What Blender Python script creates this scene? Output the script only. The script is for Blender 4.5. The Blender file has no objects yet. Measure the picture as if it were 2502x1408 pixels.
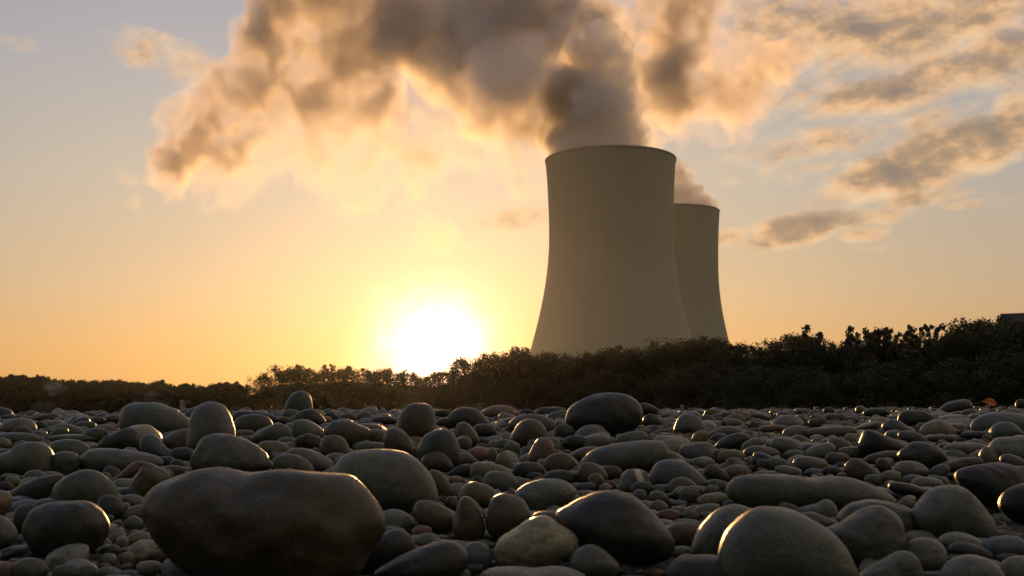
import bpy, bmesh, math, random
import numpy as np
from mathutils import Vector, noise as mnoise

# ---------------------------------------------------------------- camera, world, sun, exposure
scn = bpy.context.scene
COL = scn.collection
EYE = 0.25                       # camera height over the gravel bar
FPX, CX, CY = 2600.0, 1251.0, 704.0   # focal length expressed in photograph pixels
PITCH = math.radians(6.56)
cam_d = bpy.data.cameras.new("camera"); cam_d.lens = 36.0*FPX/2502; cam_d.sensor_width = 36.0
cam_d.clip_start = 0.02; cam_d.clip_end = 20000
cam_d.dof.use_dof = True; cam_d.dof.focus_distance = 6.0; cam_d.dof.aperture_fstop = 13.0
cam = bpy.data.objects.new("camera", cam_d); COL.objects.link(cam)
cam.location = (0, 0, EYE); cam.rotation_euler = (math.pi/2 + PITCH, 0, 0)
scn.camera = cam

FWD = np.array([0, math.cos(PITCH), math.sin(PITCH)]); UPV = np.array([0, -math.sin(PITCH), math.cos(PITCH)])
def ray(px, py):
    d = FWD + (px-CX)/FPX*np.array([1.0, 0, 0]) + (CY-py)/FPX*UPV
    return d/np.linalg.norm(d)
def at(px, py, dist):            # the point seen at a pixel, at a horizontal distance
    d = ray(px, py); k = dist/math.hypot(d[0], d[1])
    return np.array([0, 0, EYE]) + d*k
def at_y(px, py, y):
    d = ray(px, py); return np.array([0, 0, EYE]) + d*(y/d[1])

SUN_DIR = ray(1062, 866)         # low sun just over the tree line
SUN_EL = math.asin(SUN_DIR[2]); SUN_AZ = math.atan2(SUN_DIR[0], SUN_DIR[1])
sun_d = bpy.data.lights.new("sun", 'SUN'); sun_d.energy = 4.0; sun_d.angle = math.radians(0.5)
sun_d.color = (1.0, 0.52, 0.18)
sun = bpy.data.objects.new("sun", sun_d); COL.objects.link(sun)
sun.rotation_euler = Vector(-SUN_DIR).to_track_quat('-Z', 'Y').to_euler()

scn.view_settings.view_transform = 'Standard'
scn.view_settings.look = 'None'
scn.view_settings.exposure = 0.0
scn.view_settings.gamma = 1.0
cy = scn.cycles
cy.use_denoising = True
cy.max_bounces = 6; cy.diffuse_bounces = 3; cy.glossy_bounces = 2; cy.transmission_bounces = 3
cy.volume_bounces = 3; cy.transparent_max_bounces = 64
cy.volume_step_rate = 0.6; cy.volume_max_steps = 160
cy.sample_clamp_indirect = 4.0
cy.use_adaptive_sampling = True; cy.adaptive_threshold = 0.02

class NT:
    """Small helper for writing node trees."""
    def __init__(s, tree): s.t = tree; s.t.nodes.clear()
    def n(s, kind, **kw):
        nd = s.t.nodes.new(kind)
        for k, v in kw.items(): setattr(nd, k, v)
        return nd
    def put(s, sock, v):
        if v is None: return
        if hasattr(v, 'is_linked') or isinstance(v, bpy.types.NodeSocket): s.t.links.new(v, sock)
        else: sock.default_value = v
    def m(s, op, a, b=None, c=None, clamp=False):
        nd = s.n('ShaderNodeMath', operation=op); nd.use_clamp = clamp
        for i, v in enumerate((a, b, c)): s.put(nd.inputs[i], v)
        return nd.outputs[0]
    def vm(s, op, a, b=None, out=0):
        nd = s.n('ShaderNodeVectorMath', operation=op)
        s.put(nd.inputs[0], a)
        if b is not None: s.put(nd.inputs[1], b)
        return nd.outputs[out]
    def scale(s, a, k):
        nd = s.n('ShaderNodeVectorMath', operation='SCALE'); s.put(nd.inputs[0], a); s.put(nd.inputs['Scale'], k); return nd.outputs[0]
    def rng(s, v, a, b, c=0.0, d=1.0, smooth=True):
        nd = s.n('ShaderNodeMapRange'); nd.interpolation_type = 'SMOOTHSTEP' if smooth else 'LINEAR'; nd.clamp = True
        for i, q in enumerate((v, a, b, c, d)): s.put(nd.inputs[i], q)
        return nd.outputs[0]
    def ramp(s, v, stops, interp='LINEAR'):
        nd = s.n('ShaderNodeValToRGB'); cr = nd.color_ramp; cr.interpolation = interp
        while len(cr.elements) < len(stops): cr.elements.new(0.5)
        for e, (p, c) in zip(cr.elements, stops): e.position = p; e.color = (*c, 1)
        s.put(nd.inputs[0], v); return nd.outputs[0]
    def mix(s, f, a, b, mode='MIX'):
        nd = s.n('ShaderNodeMix', data_type='RGBA', blend_type=mode)
        s.put(nd.inputs[0], f)
        for k, v in ((6, a), (7, b)):
            if isinstance(v, tuple): v = (*v[:3], 1)
            s.put(nd.inputs[k], v)
        return nd.outputs[2]
    def noise(s, vec, scale, detail=4, rough=0.55, lac=2.0, dist=0.0, out=0):
        nd = s.n('ShaderNodeTexNoise'); s.put(nd.inputs['Vector'], vec)
        nd.inputs['Scale'].default_value = scale; nd.inputs['Detail'].default_value = detail
        nd.inputs['Roughness'].default_value = rough; nd.inputs['Lacunarity'].default_value = lac
        nd.inputs['Distortion'].default_value = dist
        return nd.outputs[out]

def lin(*c):                     # 8-bit display value to scene linear
    return tuple(((v/255)/12.92 if v/255 <= 0.04045 else ((v/255+0.055)/1.055)**2.4) for v in c)

def azel(px, py):
    d = ray(px, py); return math.atan2(d[0], d[1]), math.asin(d[2])

# ---- the sky: Nishita plus the evening colours, the bright air round the sun and high clouds
world = bpy.data.worlds.new("World"); scn.world = world; world.use_nodes = True
w = NT(world.node_tree)
dirv = w.n('ShaderNodeTexCoord').outputs['Generated']
sx = w.n('ShaderNodeSeparateXYZ'); w.put(sx.inputs[0], dirv)
DX, DY, DZ = sx.outputs
sky = w.n('ShaderNodeTexSky', sky_type='NISHITA'); sky.sun_disc = False
sky.sun_elevation = SUN_EL; sky.sun_rotation = SUN_AZ
sky.air_density = 1.0; sky.dust_density = 2.0; sky.ozone_density = 1.5
nish = w.scale(sky.outputs[0], 0.10)
elev = w.m('DIVIDE', w.m('ARCSINE', DZ), math.pi/2)            # 0 horizon, 1 zenith
azim = w.m('ARCTAN2', DX, DY)
SKYV = [(0.0, lin(226, 166, 96)), (0.035, lin(230, 178, 116)), (0.070, lin(218, 186, 146)), (0.130, lin(200, 188, 170)),
        (0.180, lin(186, 182, 178)), (0.235, lin(168, 170, 182)), (0.42, lin(136, 146, 168)), (0.85, lin(84, 100, 132))]
grad = w.ramp(w.m('MAXIMUM', elev, 0.0), SKYV)
# the half of the sky away from the sun is dimmer and bluer
sdot = w.vm('DOT_PRODUCT', dirv, tuple(SUN_DIR), out=1)
hx = w.vm('DOT_PRODUCT', dirv, (math.sin(SUN_AZ), math.cos(SUN_AZ), 0.0), out=1)
east = w.ramp(w.m('MAXIMUM', elev, 0.0), [(0.0, lin(48, 48, 45)), (0.08, lin(74, 74, 69)), (0.2, lin(122, 124, 122)), (0.4, lin(132, 136, 138)), (1.0, lin(112, 120, 132))])
grad = w.mix(w.rng(hx, 0.45, -0.35), grad, east)
side = w.rng(w.m('ABSOLUTE', w.m('SUBTRACT', azim, SUN_AZ)), 0.22, 0.60, 0.0, 0.9)                         # a little greyer to the far side
grad = w.mix(side, grad, w.mix(1.0, grad, (0.80, 0.83, 0.92), 'MULTIPLY'))
base = w.mix(0.12, grad, nish)
cvec = w.n('ShaderNodeCombineXYZ'); w.put(cvec.inputs[0], azim); w.put(cvec.inputs[1], w.m('ARCSINE', DZ))
AE = cvec.outputs[0]
ang = w.m('ARCCOSINE', w.m('MINIMUM', sdot, 1.0))
def gauss(k, s):
    q = w.m('DIVIDE', ang, s); return w.m('MULTIPLY', w.m('EXPONENT', w.m('MULTIPLY', w.m('MULTIPLY', q, q), -1.0)), k)
glow = w.vm('ADD', w.scale((1.0, 0.82, 0.62), w.m('MULTIPLY', gauss(3.0, math.radians(2.45)), w.rng(w.noise(AE, 34.0, 4, 0.6), 0.3, 0.75, 0.45, 1.35, False))), w.scale((1.0, 0.74, 0.42), gauss(0.17, math.radians(7.5))))
base = w.vm('ADD', base, glow)

# high clouds: streaks at given bearings (azimuth, elevation), broken by noise
stretch = w.n('ShaderNodeMapping'); w.put(stretch.inputs[0], AE)
stretch.inputs['Rotation'].default_value = (0, 0, math.radians(-24)); stretch.inputs['Scale'].default_value = (1.0, 1.65, 1.0)
CN = w.noise(stretch.outputs[0], 19.0, 7, 0.60, 2.1, 0.15)
CNS = w.noise(w.vm('ADD', stretch.outputs[0], (-0.011, -0.011, 0.0)), 19.0, 3, 0.5, 2.1, 0.15)   # the same clouds, one step nearer the sun
CN2 = w.noise(stretch.outputs[0], 6.2, 3, 0.5, 2.0, 0.3)
CLOUDS = [  # px, py, half length, half height, slope (deg up to the right), strength
    (2300, 385, 235, 64, 17, 1.3), (2090, 445, 110, 36, 24, 0.95), (2130, 235, 160, 46, 6, 1.05), (2330, 165, 200, 55, 20, 1.05), (2470, 120, 140, 55, 22, 0.95),
    (2170, 60, 230, 95, 12, 1.0), (2440, 30, 180, 60, 15, 0.85), (2040, 335, 170, 38, 6, 0.8), (2250, 300, 190, 40, 4, 0.65),
    (1935, 562, 115, 36, 10, 1.12), (2085, 530, 95, 28, 0, 0.95), (2230, 482, 100, 26, 3, 0.9), (2480, 270, 70, 40, 10, 0.8),
    (1780, 580, 60, 22, 8, 0.95), (2000, 410, 60, 12, 2, 0.5), (1900, 60, 150, 120, 50, 0.85), (2110, 575, 50, 16, 4, 1.0),
    (1250, 535, 110, 28, 8, 0.8), (430, 150, 150, 42, -14, 0.6), (1980, 190, 120, 70, 20, 0.7), (2350, 500, 50, 10, 2, 0.5),
    (40, 105, 60, 16, -10, 0.35), (2120, 610, 50, 12, -6, 0.45), (1560, 250, 120, 60, 40, 0.4)]
dens = None
for px, py, a, b, sl, st in CLOUDS:
    az0, el0 = azel(px, py)
    k = math.cos(el0)
    t = math.radians(sl); a_, b_ = a/FPX*1.05, b/FPX*1.05
    du = w.m('MULTIPLY', w.m('SUBTRACT', azim, az0), k); dv = w.m('SUBTRACT', w.m('ARCSINE', DZ), el0)
    u = w.m('ADD', w.m('MULTIPLY', du, math.cos(t)/a_), w.m('MULTIPLY', dv, math.sin(t)/a_))
    v = w.m('ADD', w.m('MULTIPLY', du, -math.sin(t)/b_), w.m('MULTIPLY', dv, math.cos(t)/b_))
    r2 = w.m('ADD', w.m('MULTIPLY', u, u), w.m('MULTIPLY', v, v))
    g = w.m('MULTIPLY', w.m('SUBTRACT', 1.0, w.m('MULTIPLY', r2, 0.55), clamp=True), st)
    dens = g if dens is None else w.m('MAXIMUM', dens, g)
# thin veil over the right-hand upper sky
veil = w.m('MULTIPLY', w.rng(azim, 0.065, 0.26), w.m('MULTIPLY', w.rng(elev, 0.09, 0.19), 0.36))
dens = w.m('MAXIMUM', dens, veil)
cd = w.m('ADD', w.m('ADD', dens, w.m('MULTIPLY', w.m('SUBTRACT', CN, 0.5), 1.9)), w.m('MULTIPLY', w.m('SUBTRACT', CN2, 0.5), 0.7))
FINE = w.noise(stretch.outputs[0], 62.0, 4, 0.6)
thick = w.m('ADD', w.rng(cd, 0.15, 1.65, 0.0, 1.0, False), w.m('MULTIPLY', w.m('SUBTRACT', FINE, 0.5), 0.45), clamp=True)
cover = w.m('MULTIPLY', w.m('MULTIPLY', w.rng(w.m('ADD', cd, w.m('MULTIPLY', w.m('SUBTRACT', FINE, 0.5), 0.5)), 0.0, 1.05), 0.95), w.rng(dens, 0.0, 0.12))
edge = w.m('MULTIPLY', w.m('SUBTRACT', CNS, CN), 2.2)  # sunlit cloud edges are painted: colour turns paler on the side towards the sun
ccol = w.ramp(w.m('ADD', thick, edge, clamp=True), [(0.0, lin(240, 206, 165)), (0.35, lin(232, 186, 138)), (0.65, lin(178, 148, 118)), (1.0, lin(140, 126, 112))])
base = w.mix(cover, base, ccol)
below = w.rng(DZ, -0.02, 0.0)
base = w.mix(below, (0.05, 0.045, 0.035), base)
bg = w.n('ShaderNodeBackground'); w.put(bg.inputs['Color'], base); bg.inputs['Strength'].default_value = 1.0
wo = w.n('ShaderNodeOutputWorld'); w.put(wo.inputs[0], bg.outputs[0])
world.cycles.sampling_method = 'MANUAL'; world.cycles.sample_map_resolution = 1024
# ---------------------------------------------------------------- helpers for objects
def tag(o, label=None, cat=None, group=None, kind=None):
    if label: o['label'] = label
    if cat: o['category'] = cat
    if group: o['group'] = group
    if kind: o['kind'] = kind
    return o
def empty(name, loc, rz=0.0):
    o = bpy.data.objects.new(name, None); COL.objects.link(o); o.location = loc; o.rotation_euler = (0, 0, rz); return o
def mesh_obj(name, verts, faces, mat=None, parent=None, smooth=True, loc=None):
    me = bpy.data.meshes.new(name); me.from_pydata([tuple(map(float, v)) for v in verts], [], [tuple(map(int, f)) for f in faces])
    if smooth: me.polygons.foreach_set('use_smooth', [True]*len(me.polygons))
    me.update()
    if mat: me.materials.append(mat)
    o = bpy.data.objects.new(name, me); COL.objects.link(o)
    if parent: o.parent = parent
    if loc is not None: o.location = loc
    return o
def fast_mesh(name, V, F, mat=None, smooth=True):          # numpy arrays, all faces of one size
    me = bpy.data.meshes.new(name); n, k = len(F), F.shape[1]
    me.vertices.add(len(V)); me.vertices.foreach_set('co', np.asarray(V, np.float32).ravel())
    me.loops.add(n*k); me.loops.foreach_set('vertex_index', np.asarray(F, np.int32).ravel())
    me.polygons.add(n); me.polygons.foreach_set('loop_start', np.arange(0, n*k, k, dtype=np.int32))
    if smooth: me.polygons.foreach_set('use_smooth', np.ones(n, bool))
    me.update(calc_edges=True)
    if mat: me.materials.append(mat)
    return me
def material(name):
    m = bpy.data.materials.new(name); m.use_nodes = True
    t = NT(m.node_tree)
    b = t.n('ShaderNodeBsdfPrincipled'); o = t.n('ShaderNodeOutputMaterial'); t.put(o.inputs[0], b.outputs[0])
    return m, t, b, o
def box_bm(x0, x1, y0, y1, z0, z1, bevel=0.0):
    bm = bmesh.new(); bmesh.ops.create_cube(bm, size=1.0)
    for v in bm.verts: v.co = Vector(((x0+x1)/2+v.co.x*(x1-x0), (y0+y1)/2+v.co.y*(y1-y0), (z0+z1)/2+v.co.z*(z1-z0)))
    if bevel: bmesh.ops.bevel(bm, geom=bm.edges[:], offset=bevel, segments=2, affect='EDGES')
    return bm
def bm_obj(name, bm, mat, parent=None, smooth=False):
    me = bpy.data.meshes.new(name); bm.to_mesh(me); bm.free()
    if smooth: me.polygons.foreach_set('use_smooth', [True]*len(me.polygons))
    if mat: me.materials.append(mat)
    o = bpy.data.objects.new(name, me); COL.objects.link(o)
    if parent: o.parent = parent
    return o

# ---------------------------------------------------------------- cooling towers
mC, t, b, _ = material('tower_concrete')
tc = t.n('ShaderNodeTexCoord').outputs['Object']
sp = t.n('ShaderNodeSeparateXYZ'); t.put(sp.inputs[0], tc)
ang_ = t.m('ARCTAN2', sp.outputs[1], sp.outputs[0])
cv = t.n('ShaderNodeCombineXYZ'); t.put(cv.inputs[0], t.m('MULTIPLY', ang_, 36.0)); t.put(cv.inputs[1], t.m('MULTIPLY', sp.outputs[2], 0.006))
streak = t.noise(cv.outputs[0], 1.0, 5, 0.6)
lift = t.m('FRACT', t.m('DIVIDE', sp.outputs[2], 1.6))
band = t.rng(t.m('ABSOLUTE', t.m('SUBTRACT', lift, 0.5)), 0.44, 0.5, 0.0, 1.0)
blot = t.noise(tc, 0.035, 4, 0.5)
colr = t.mix(t.rng(streak, 0.3, 0.7), (0.315, 0.335, 0.25), (0.335, 0.355, 0.265))
colr = t.mix(t.m('MULTIPLY', t.rng(blot, 0.35, 0.7), 0.5), colr, (0.295, 0.315, 0.235))
colr = t.mix(t.m('MULTIPLY', band, 0.12), colr, (0.30, 0.31, 0.23))
t.put(b.inputs['Base Color'], colr); b.inputs['Roughness'].default_value = 0.9
ribw = t.m('SINE', t.m('MULTIPLY', ang_, 96.0))
bmp = t.n('ShaderNodeBump'); bmp.inputs['Strength'].default_value = 0.03; bmp.inputs['Distance'].default_value = 0.5
t.put(bmp.inputs['Height'], ribw); t.put(b.inputs['Normal'], bmp.outputs[0])

def tower(name, cxp, top_y, dist, r_top, r_throat, r_base, H, throat_z, label):
    c = at(cxp, top_y, dist)
    root = empty(name, (c[0], c[1], -1.0)); tag(root, label, 'cooling tower', 'cooling towers of the power plant')
    prof = []
    zs = np.linspace(0, 1, 49)
    for q in zs:
        z = 9.0 + (H-9.0)*q
        if z >= throat_z: kk = (z-throat_z)/(H-throat_z); r = math.sqrt(r_throat**2 + (r_top**2-r_throat**2)*kk*kk)
        else: kk = (throat_z-z)/throat_z; r = math.sqrt(r_throat**2 + (r_base**2-r_throat**2)*kk*kk)
        prof.append((r, z))
    N = 160
    def lathe(nm, P, closed=False):
        V = []; F = []
        for r, z in P:
            for i in range(N):
                a = 2*math.pi*i/N; V.append((r*math.cos(a), r*math.sin(a), z))
        m_ = len(P)
        for j in range(m_ if closed else m_-1):
            j2 = (j+1) % m_
            for i in range(N):
                F.append((j*N+i, j*N+(i+1) % N, j2*N+(i+1) % N, j2*N+i))
        return mesh_obj(nm, V, F, mC, root)
    thick = 0.9
    outer = prof; inner = [(r-thick, z) for r, z in reversed(prof)]
    lathe('shell', outer+inner, True)
    rt = r_top
    lathe('rim', [(rt+0.02, H-1.2), (rt+0.32, H-1.0), (rt+0.36, H+0.1), (rt-1.1, H+0.1), (rt-1.1, H-0.4)], False)
    # raking columns that carry the shell
    V = []; F = []
    rb = prof[0][0]
    for i in range(48):
        a0 = 2*math.pi*i/48
        for s in (-1, 1):
            a1 = a0 + s*math.pi/48
            p0 = Vector(((rb+3)*math.cos(a0), (rb+3)*math.sin(a0), 0)); p1 = Vector(((rb-0.4)*math.cos(a1), (rb-0.4)*math.sin(a1), 9.3))
            d = (p1-p0).normalized(); u = d.orthogonal().normalized(); v = d.cross(u); k = len(V)
            for p in (p0, p1):
                for q in range(6):
                    an = q*math.pi/3; V.append(p + 0.5*(math.cos(an)*u+math.sin(an)*v))
            for q in range(6): F.append((k+q, k+(q+1) % 6, k+6+(q+1) % 6, k+6+q))
    mesh_obj('column_ring', V, F, mC, root)
    return root, c

def tower_dims(xl, yl, xr, yr, dist):
    a, c = at(xl, yl, dist), at(xr, yr, dist)
    return np.linalg.norm((a-c)[:2])/2
D1, D2 = 625.0, 880.0
R1 = tower_dims(1327, 396, 1654, 386, D1) - 1.0
H1 = at(1490, 393.5, D1)[2] + 1.0
tw1, c1 = tower('cooling_tower', 1491, 393.5, D1, R1, R1*0.948, R1*1.55, H1, H1*0.70,
    'nearer broad concrete cooling tower in front, with thick steam pouring from its rim')
R2 = R1
H2 = at(1660, 519, D2)[2] + 1.0
e2 = at(1760, 514, D2); 
cx2 = 1760 - R2/ D2 * FPX * 1.03
tw2, c2 = tower('cooling_tower', cx2, 519, D2, R2, R2*0.948, R2*1.55, H2, H2*0.70,
    'farther cooling tower, half hidden behind the bigger one, with a small steam puff')
# ---------------------------------------------------------------- steam
def volume_mat(name, color, density, g):
    m = bpy.data.materials.new(name); m.use_nodes = True; t = NT(m.node_tree)
    p = t.n('ShaderNodeVolumePrincipled'); o = t.n('ShaderNodeOutputMaterial'); t.put(o.inputs['Volume'], p.outputs[0])
    p.inputs['Color'].default_value = (*color, 1); p.inputs['Density'].default_value = density; p.inputs['Anisotropy'].default_value = g
    return m, t, p

ICO = {}
def ico(n):
    if n not in ICO:
        bm = bmesh.new(); bmesh.ops.create_icosphere(bm, subdivisions=n, radius=1.0)
        bm.verts.ensure_lookup_table()
        ICO[n] = (np.array([v.co[:] for v in bm.verts]), np.array([[v.index for v in f.verts] for f in bm.faces])); bm.free()
    return ICO[n]

def blob_hull(name, balls, voxel, mat, disp=(), seed=0, offset=0.0):
    """One closed skin round many balls, roughened by noise octaves (scale, height)."""
    V = []; F = []; k = 0; v0, f0 = ico(3)
    for c, r in balls:
        V.append(v0*(r+offset)+c); F.append(f0+k); k += len(v0)
    tmp = bpy.data.objects.new('tmp', fast_mesh('tmp', np.vstack(V), np.vstack(F))); COL.objects.link(tmp)
    md = tmp.modifiers.new('r', 'REMESH'); md.mode = 'VOXEL'; md.voxel_size = voxel
    me = bpy.data.meshes.new_from_object(tmp.evaluated_get(bpy.context.evaluated_depsgraph_get()))
    bpy.data.objects.remove(tmp)
    n = len(me.vertices); co = np.empty(n*3, np.float32); me.vertices.foreach_get('co', co); co = co.reshape(-1, 3)
    if disp:
        no = np.empty(n*3, np.float32); me.vertices.foreach_get('normal', no); no = no.reshape(-1, 3)
        add = np.zeros(n)
        for s, h in disp:
            for i in range(n):
                p = Vector(co[i]/s) + Vector((seed, seed*2.3, 0))
                q = mnoise.noise(p)
                add[i] += h*(0.6-1.6*abs(q))
        co = co + no*add[:, None]
        me.vertices.foreach_set('co', co.ravel().astype(np.float32))
        me.update()
        t2 = bpy.data.objects.new('tmp', me); COL.objects.link(t2)      # close it again after roughening
        md = t2.modifiers.new('r', 'REMESH'); md.mode = 'VOXEL'; md.voxel_size = voxel
        me2 = bpy.data.meshes.new_from_object(t2.evaluated_get(bpy.context.evaluated_depsgraph_get()))
        bpy.data.objects.remove(t2); me = me2
        bm = bmesh.new(); bm.from_mesh(me); bm.verts.ensure_lookup_table()   # keep only the outer skin
        seen = set(); best = []
        for v in bm.verts:
            if v.index in seen: continue
            st = [v]; seen.add(v.index); comp = []
            while st:
                a_ = st.pop(); comp.append(a_)
                for e_ in a_.link_edges:
                    q_ = e_.other_vert(a_)
                    if q_.index not in seen: seen.add(q_.index); st.append(q_)
            if len(comp) > len(best): best = comp
        keep = set(v.index for v in best)
        bmesh.ops.delete(bm, geom=[v for v in bm.verts if v.index not in keep], context='VERTS')
        bm.to_mesh(me); bm.free()
    me.polygons.foreach_set('use_smooth', [True]*len(me.polygons)); me.update()
    me.name = name; me.materials.clear(); me.materials.append(mat)
    o = bpy.data.objects.new(name, me); COL.objects.link(o); return o

def ball(px, py, rpx, dist):
    c = at(px, py, dist); return c, rpx/FPX*np.linalg.norm(c-np.array([0, 0, EYE]))

rs = random.Random(5)
def billow(balls, n, lo=0.28, hi=0.5):
    """Smaller puffs sprouting from the skin of each ball."""
    out = list(balls)
    for c, r in balls:
        for i in range(n):
            v = Vector((rs.gauss(0, 1), rs.gauss(0, 1), rs.gauss(0, 1))).normalized()
            rr = r*rs.uniform(lo, hi); out.append((c+np.array(v)*(r*0.86), rr))
    return out

def puff_mat(name, balls, k_dens, nscale, seed):
    """Dense steam: a field round the given balls, cut sharply by fine billows."""
    m, t, p = volume_mat(name, (0.99, 0.985, 0.98), 0.0, 0.25)
    pos = t.vm('ADD', t.n('ShaderNodeNewGeometry').outputs['Position'], (seed*31.0, 0, 0))
    wn = t.noise(pos, nscale*0.55, 2, 0.6, out=1)
    warp = t.vm('ADD', pos, t.scale(t.vm('SUBTRACT', wn, (0.5, 0.5, 0.5)), 0.9/nscale))
    f = None
    for c, r in balls:
        dd = t.vm('DISTANCE', warp, (c[0]+seed*31.0, c[1], c[2]), out=1)
        g_ = t.m('SUBTRACT', 1.0, t.m('DIVIDE', dd, r))
        f = g_ if f is None else t.m('SMOOTH_MAX', f, g_, 0.12)
    n = t.noise(pos, nscale, 4, 0.62)
    bil = t.m('ABSOLUTE', t.m('SUBTRACT', t.m('MULTIPLY', n, 2.0), 1.0))        # rounded puffs with creases
    body = t.m('ADD', f, t.m('SUBTRACT', 0.12, t.m('MULTIPLY', bil, 1.0)))
    t.put(p.inputs['Density'], t.m('MULTIPLY', t.rng(body, 0.0, 0.16), k_dens))
    return m
core = [ball(1425, 390, 88, D1), ball(1500, 378, 92, D1), ball(1535, 335, 58, D1), ball(1470, 300, 100, D1+4), ball(1490, 225, 74, D1+8), ball(1492, 155, 58, D1+10),
        ball(1448, 128, 58, D1+18), ball(1522, 108, 30, D1+8), ball(1535, 142, 26, D1+6), ball(1538, 185, 30, D1+6), ball(1455, 82, 34, D1+12), ball(1490, 80, 28, D1+10), ball(1552, 262, 34, D1+4), ball(1572, 322, 26, D1),
        ball(1405, 235, 80, D1+22), ball(1400, 345, 72, D1+12)]
pl1 = blob_hull('steam_plume', core, 4.0, puff_mat('steam_dense', core, 0.13, 0.072, 1.0), (), 0, 5.0)
tag(pl1, 'dense billowing grey steam column rising from the nearer cooling tower', 'steam')
core2 = [ball(1700, 512, 46, D2), ball(1730, 505, 22, D2), ball(1690, 478, 34, D2), ball(1712, 485, 20, D2), ball(1664, 440, 30, D2+5), ball(1640, 415, 34, D2+10), ball(1650, 480, 44, D2+5)]
pl2 = blob_hull('steam_plume', core2, 3.0, puff_mat('steam_rear', core2, 0.14, 0.09, 2.0), (), 0, 4.0)
tag(pl2, 'small ragged steam puff rising from the farther cooling tower', 'steam')

# the drifting cloud the steam has become: soft balls of vapour broken by noise
DRIFT = [  # px, py, radius px, weight, distance
    (465, 375, 100, 1.0, 620), (520, 320, 105, 1.2, 615), (585, 250, 110, 1.3, 610), (645, 160, 110, 1.35, 600), (690, 60, 120, 1.4, 595), (690, -30, 130, 1.2, 590), (440, 300, 60, 0.5, 620),
    (820, 15, 150, 1.2, 580), (960, 30, 165, 1.2, 565), (1100, 60, 190, 1.3, 545), (1240, 80, 200, 1.4, 520), (1370, 60, 150, 1.3, 500),
    (790, 130, 125, 0.95, 590), (900, 130, 120, 0.9, 575), (1010, 150, 110, 0.8, 545), (1000, 300, 75, 0.5, 505),
    (1255, 190, 140, 1.4, 440), (1180, 150, 130, 1.2, 480), (1290, 300, 115, 1.5, 415), (1215, 270, 80, 1.0, 450),
    (1310, 230, 150, 1.5, 402), (1220, 190, 130, 1.2, 480), (1390, 110, 110, 1.3, 408), (1110, 235, 85, 1.1, 500), (1180, 270, 80, 0.9, 490), (1005, 290, 58, 0.85, 505), (1060, 280, 55, 0.8, 500), (1300, 340, 95, 1.1, 402),
    (960, 395, 60, 0.35, 520), (1285, 410, 65, 0.6, 420), (1300, 450, 45, 0.5, 420), (1220, 370, 60, 0.5, 470),
    (770, 270, 160, 0.42, 600), (880, 210, 150, 0.5, 580), (680, 370, 140, 0.34, 610), (920, 330, 150, 0.34, 570), (1050, 390, 150, 0.28, 540), (1140, 350, 110, 0.36, 510), (1000, 530, 170, 0.17, 560), (1080, 620, 120, 0.14, 560), (560, 450, 120, 0.2, 620), (850, 450, 140, 0.2, 590),
    (1590, 90, 140, 1.0, 640), (1690, 190, 115, 0.95, 655), (1820, 195, 105, 1.0, 670), (1910, 150, 75, 0.75, 680), (1650, 0, 130, 1.0, 640), (1600, 240, 110, 0.5, 640), (1720, 290, 110, 0.34, 660), (1850, 300, 90, 0.24, 680), (310, 460, 130, 0.13, 640), (1560, 320, 80, 0.3, 640)]
mD, t, p = volume_mat('steam_drift', (0.94, 0.91, 0.88), 0.0, 0.5)
pos = t.n('ShaderNodeNewGeometry').outputs['Position']
wn = t.noise(pos, 0.012, 3, 0.6, out=1)
warp = t.vm('ADD', pos, t.scale(t.vm('SUBTRACT', wn, (0.5, 0.5, 0.5)), 105.0))
flat_ = t.vm('MULTIPLY', warp, (1.0, 2.4, 1.0))      # the cloud is a sheet, thinner than it is wide
field = None; dballs = []
for px, py, rp, wt, ds in DRIFT:
    c, r = ball(px, py, rp, ds*1.56); r *= 1.12
    dballs.append((c, r))
    dd = t.vm('DISTANCE', flat_, (c[0], c[1]*2.4, c[2]), out=1)
    f = t.rng(dd, r*1.12, 0.0, 0.0, wt)
    field = f if field is None else t.m('ADD', field, f)
field = t.m('MINIMUM', field, 0.95)
fn = t.noise(pos, 0.026, 5, 0.68)
body = t.m('ADD', field, t.m('MULTIPLY', t.m('SUBTRACT', fn, 0.5), t.m('ADD', t.m('MULTIPLY', field, 1.5), 0.38)))
dn = t.m('MULTIPLY', t.m('MAXIMUM', t.m('SUBTRACT', body, 0.12), 0.0), 0.22)
t.put(p.inputs['Density'], dn)
drift = blob_hull('steam_cloud', dballs, 12.0, mD, (), 0, 14.0)
tag(drift, 'long brown and gold steam cloud drifting across the sky behind the towers', 'steam')
# ---------------------------------------------------------------- ground, river, far bank
def tree_dist(px):
    return float(np.interp(px, [0, 600, 1060, 1500, 2000, 2502, 2700], [390, 292, 237, 193, 158, 134, 128]))
BANK = []                        # plan line of the wooded bank
for px_ in (-2600, -900, 0, 300, 600, 850, 1060, 1280, 1500, 1750, 2000, 2250, 2502, 3100, 4500):
    q_ = at(px_, 1003, tree_dist(px_)); BANK.append((q_[0], q_[1]))
BANK.append((1500, -400))
def bank_y(x):
    for (x0, y0), (x1, y1) in zip(BANK, BANK[1:]):
        if x0 <= x <= x1: return y0 + (y1-y0)*(x-x0)/(x1-x0)
    return BANK[0][1] if x < BANK[0][0] else BANK[-1][1]
def bar_z(x, y):                 # height of the gravel bar near the camera
    y = max(y, 0.0)
    z = 0.03*(max(y, 1.0)-1.0) if y < 8.6 else 0.228 - 0.06*(y-8.6)
    z += 0.011*x*min(1.0, y/8.0)
    return z
def land_z(x, y):
    if y < 24 and abs(x) < 40: bz = bar_z(x, y) - 0.015 - 0.04*max(0, abs(x)-14)
    else: bz = -1.4
    d = y - bank_y(x) + 7.0
    kz = -1.4 + 1.3*min(1.0, max(0.0, (d+4)/8.0))
    return max(bz, kz, -1.4)

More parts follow.
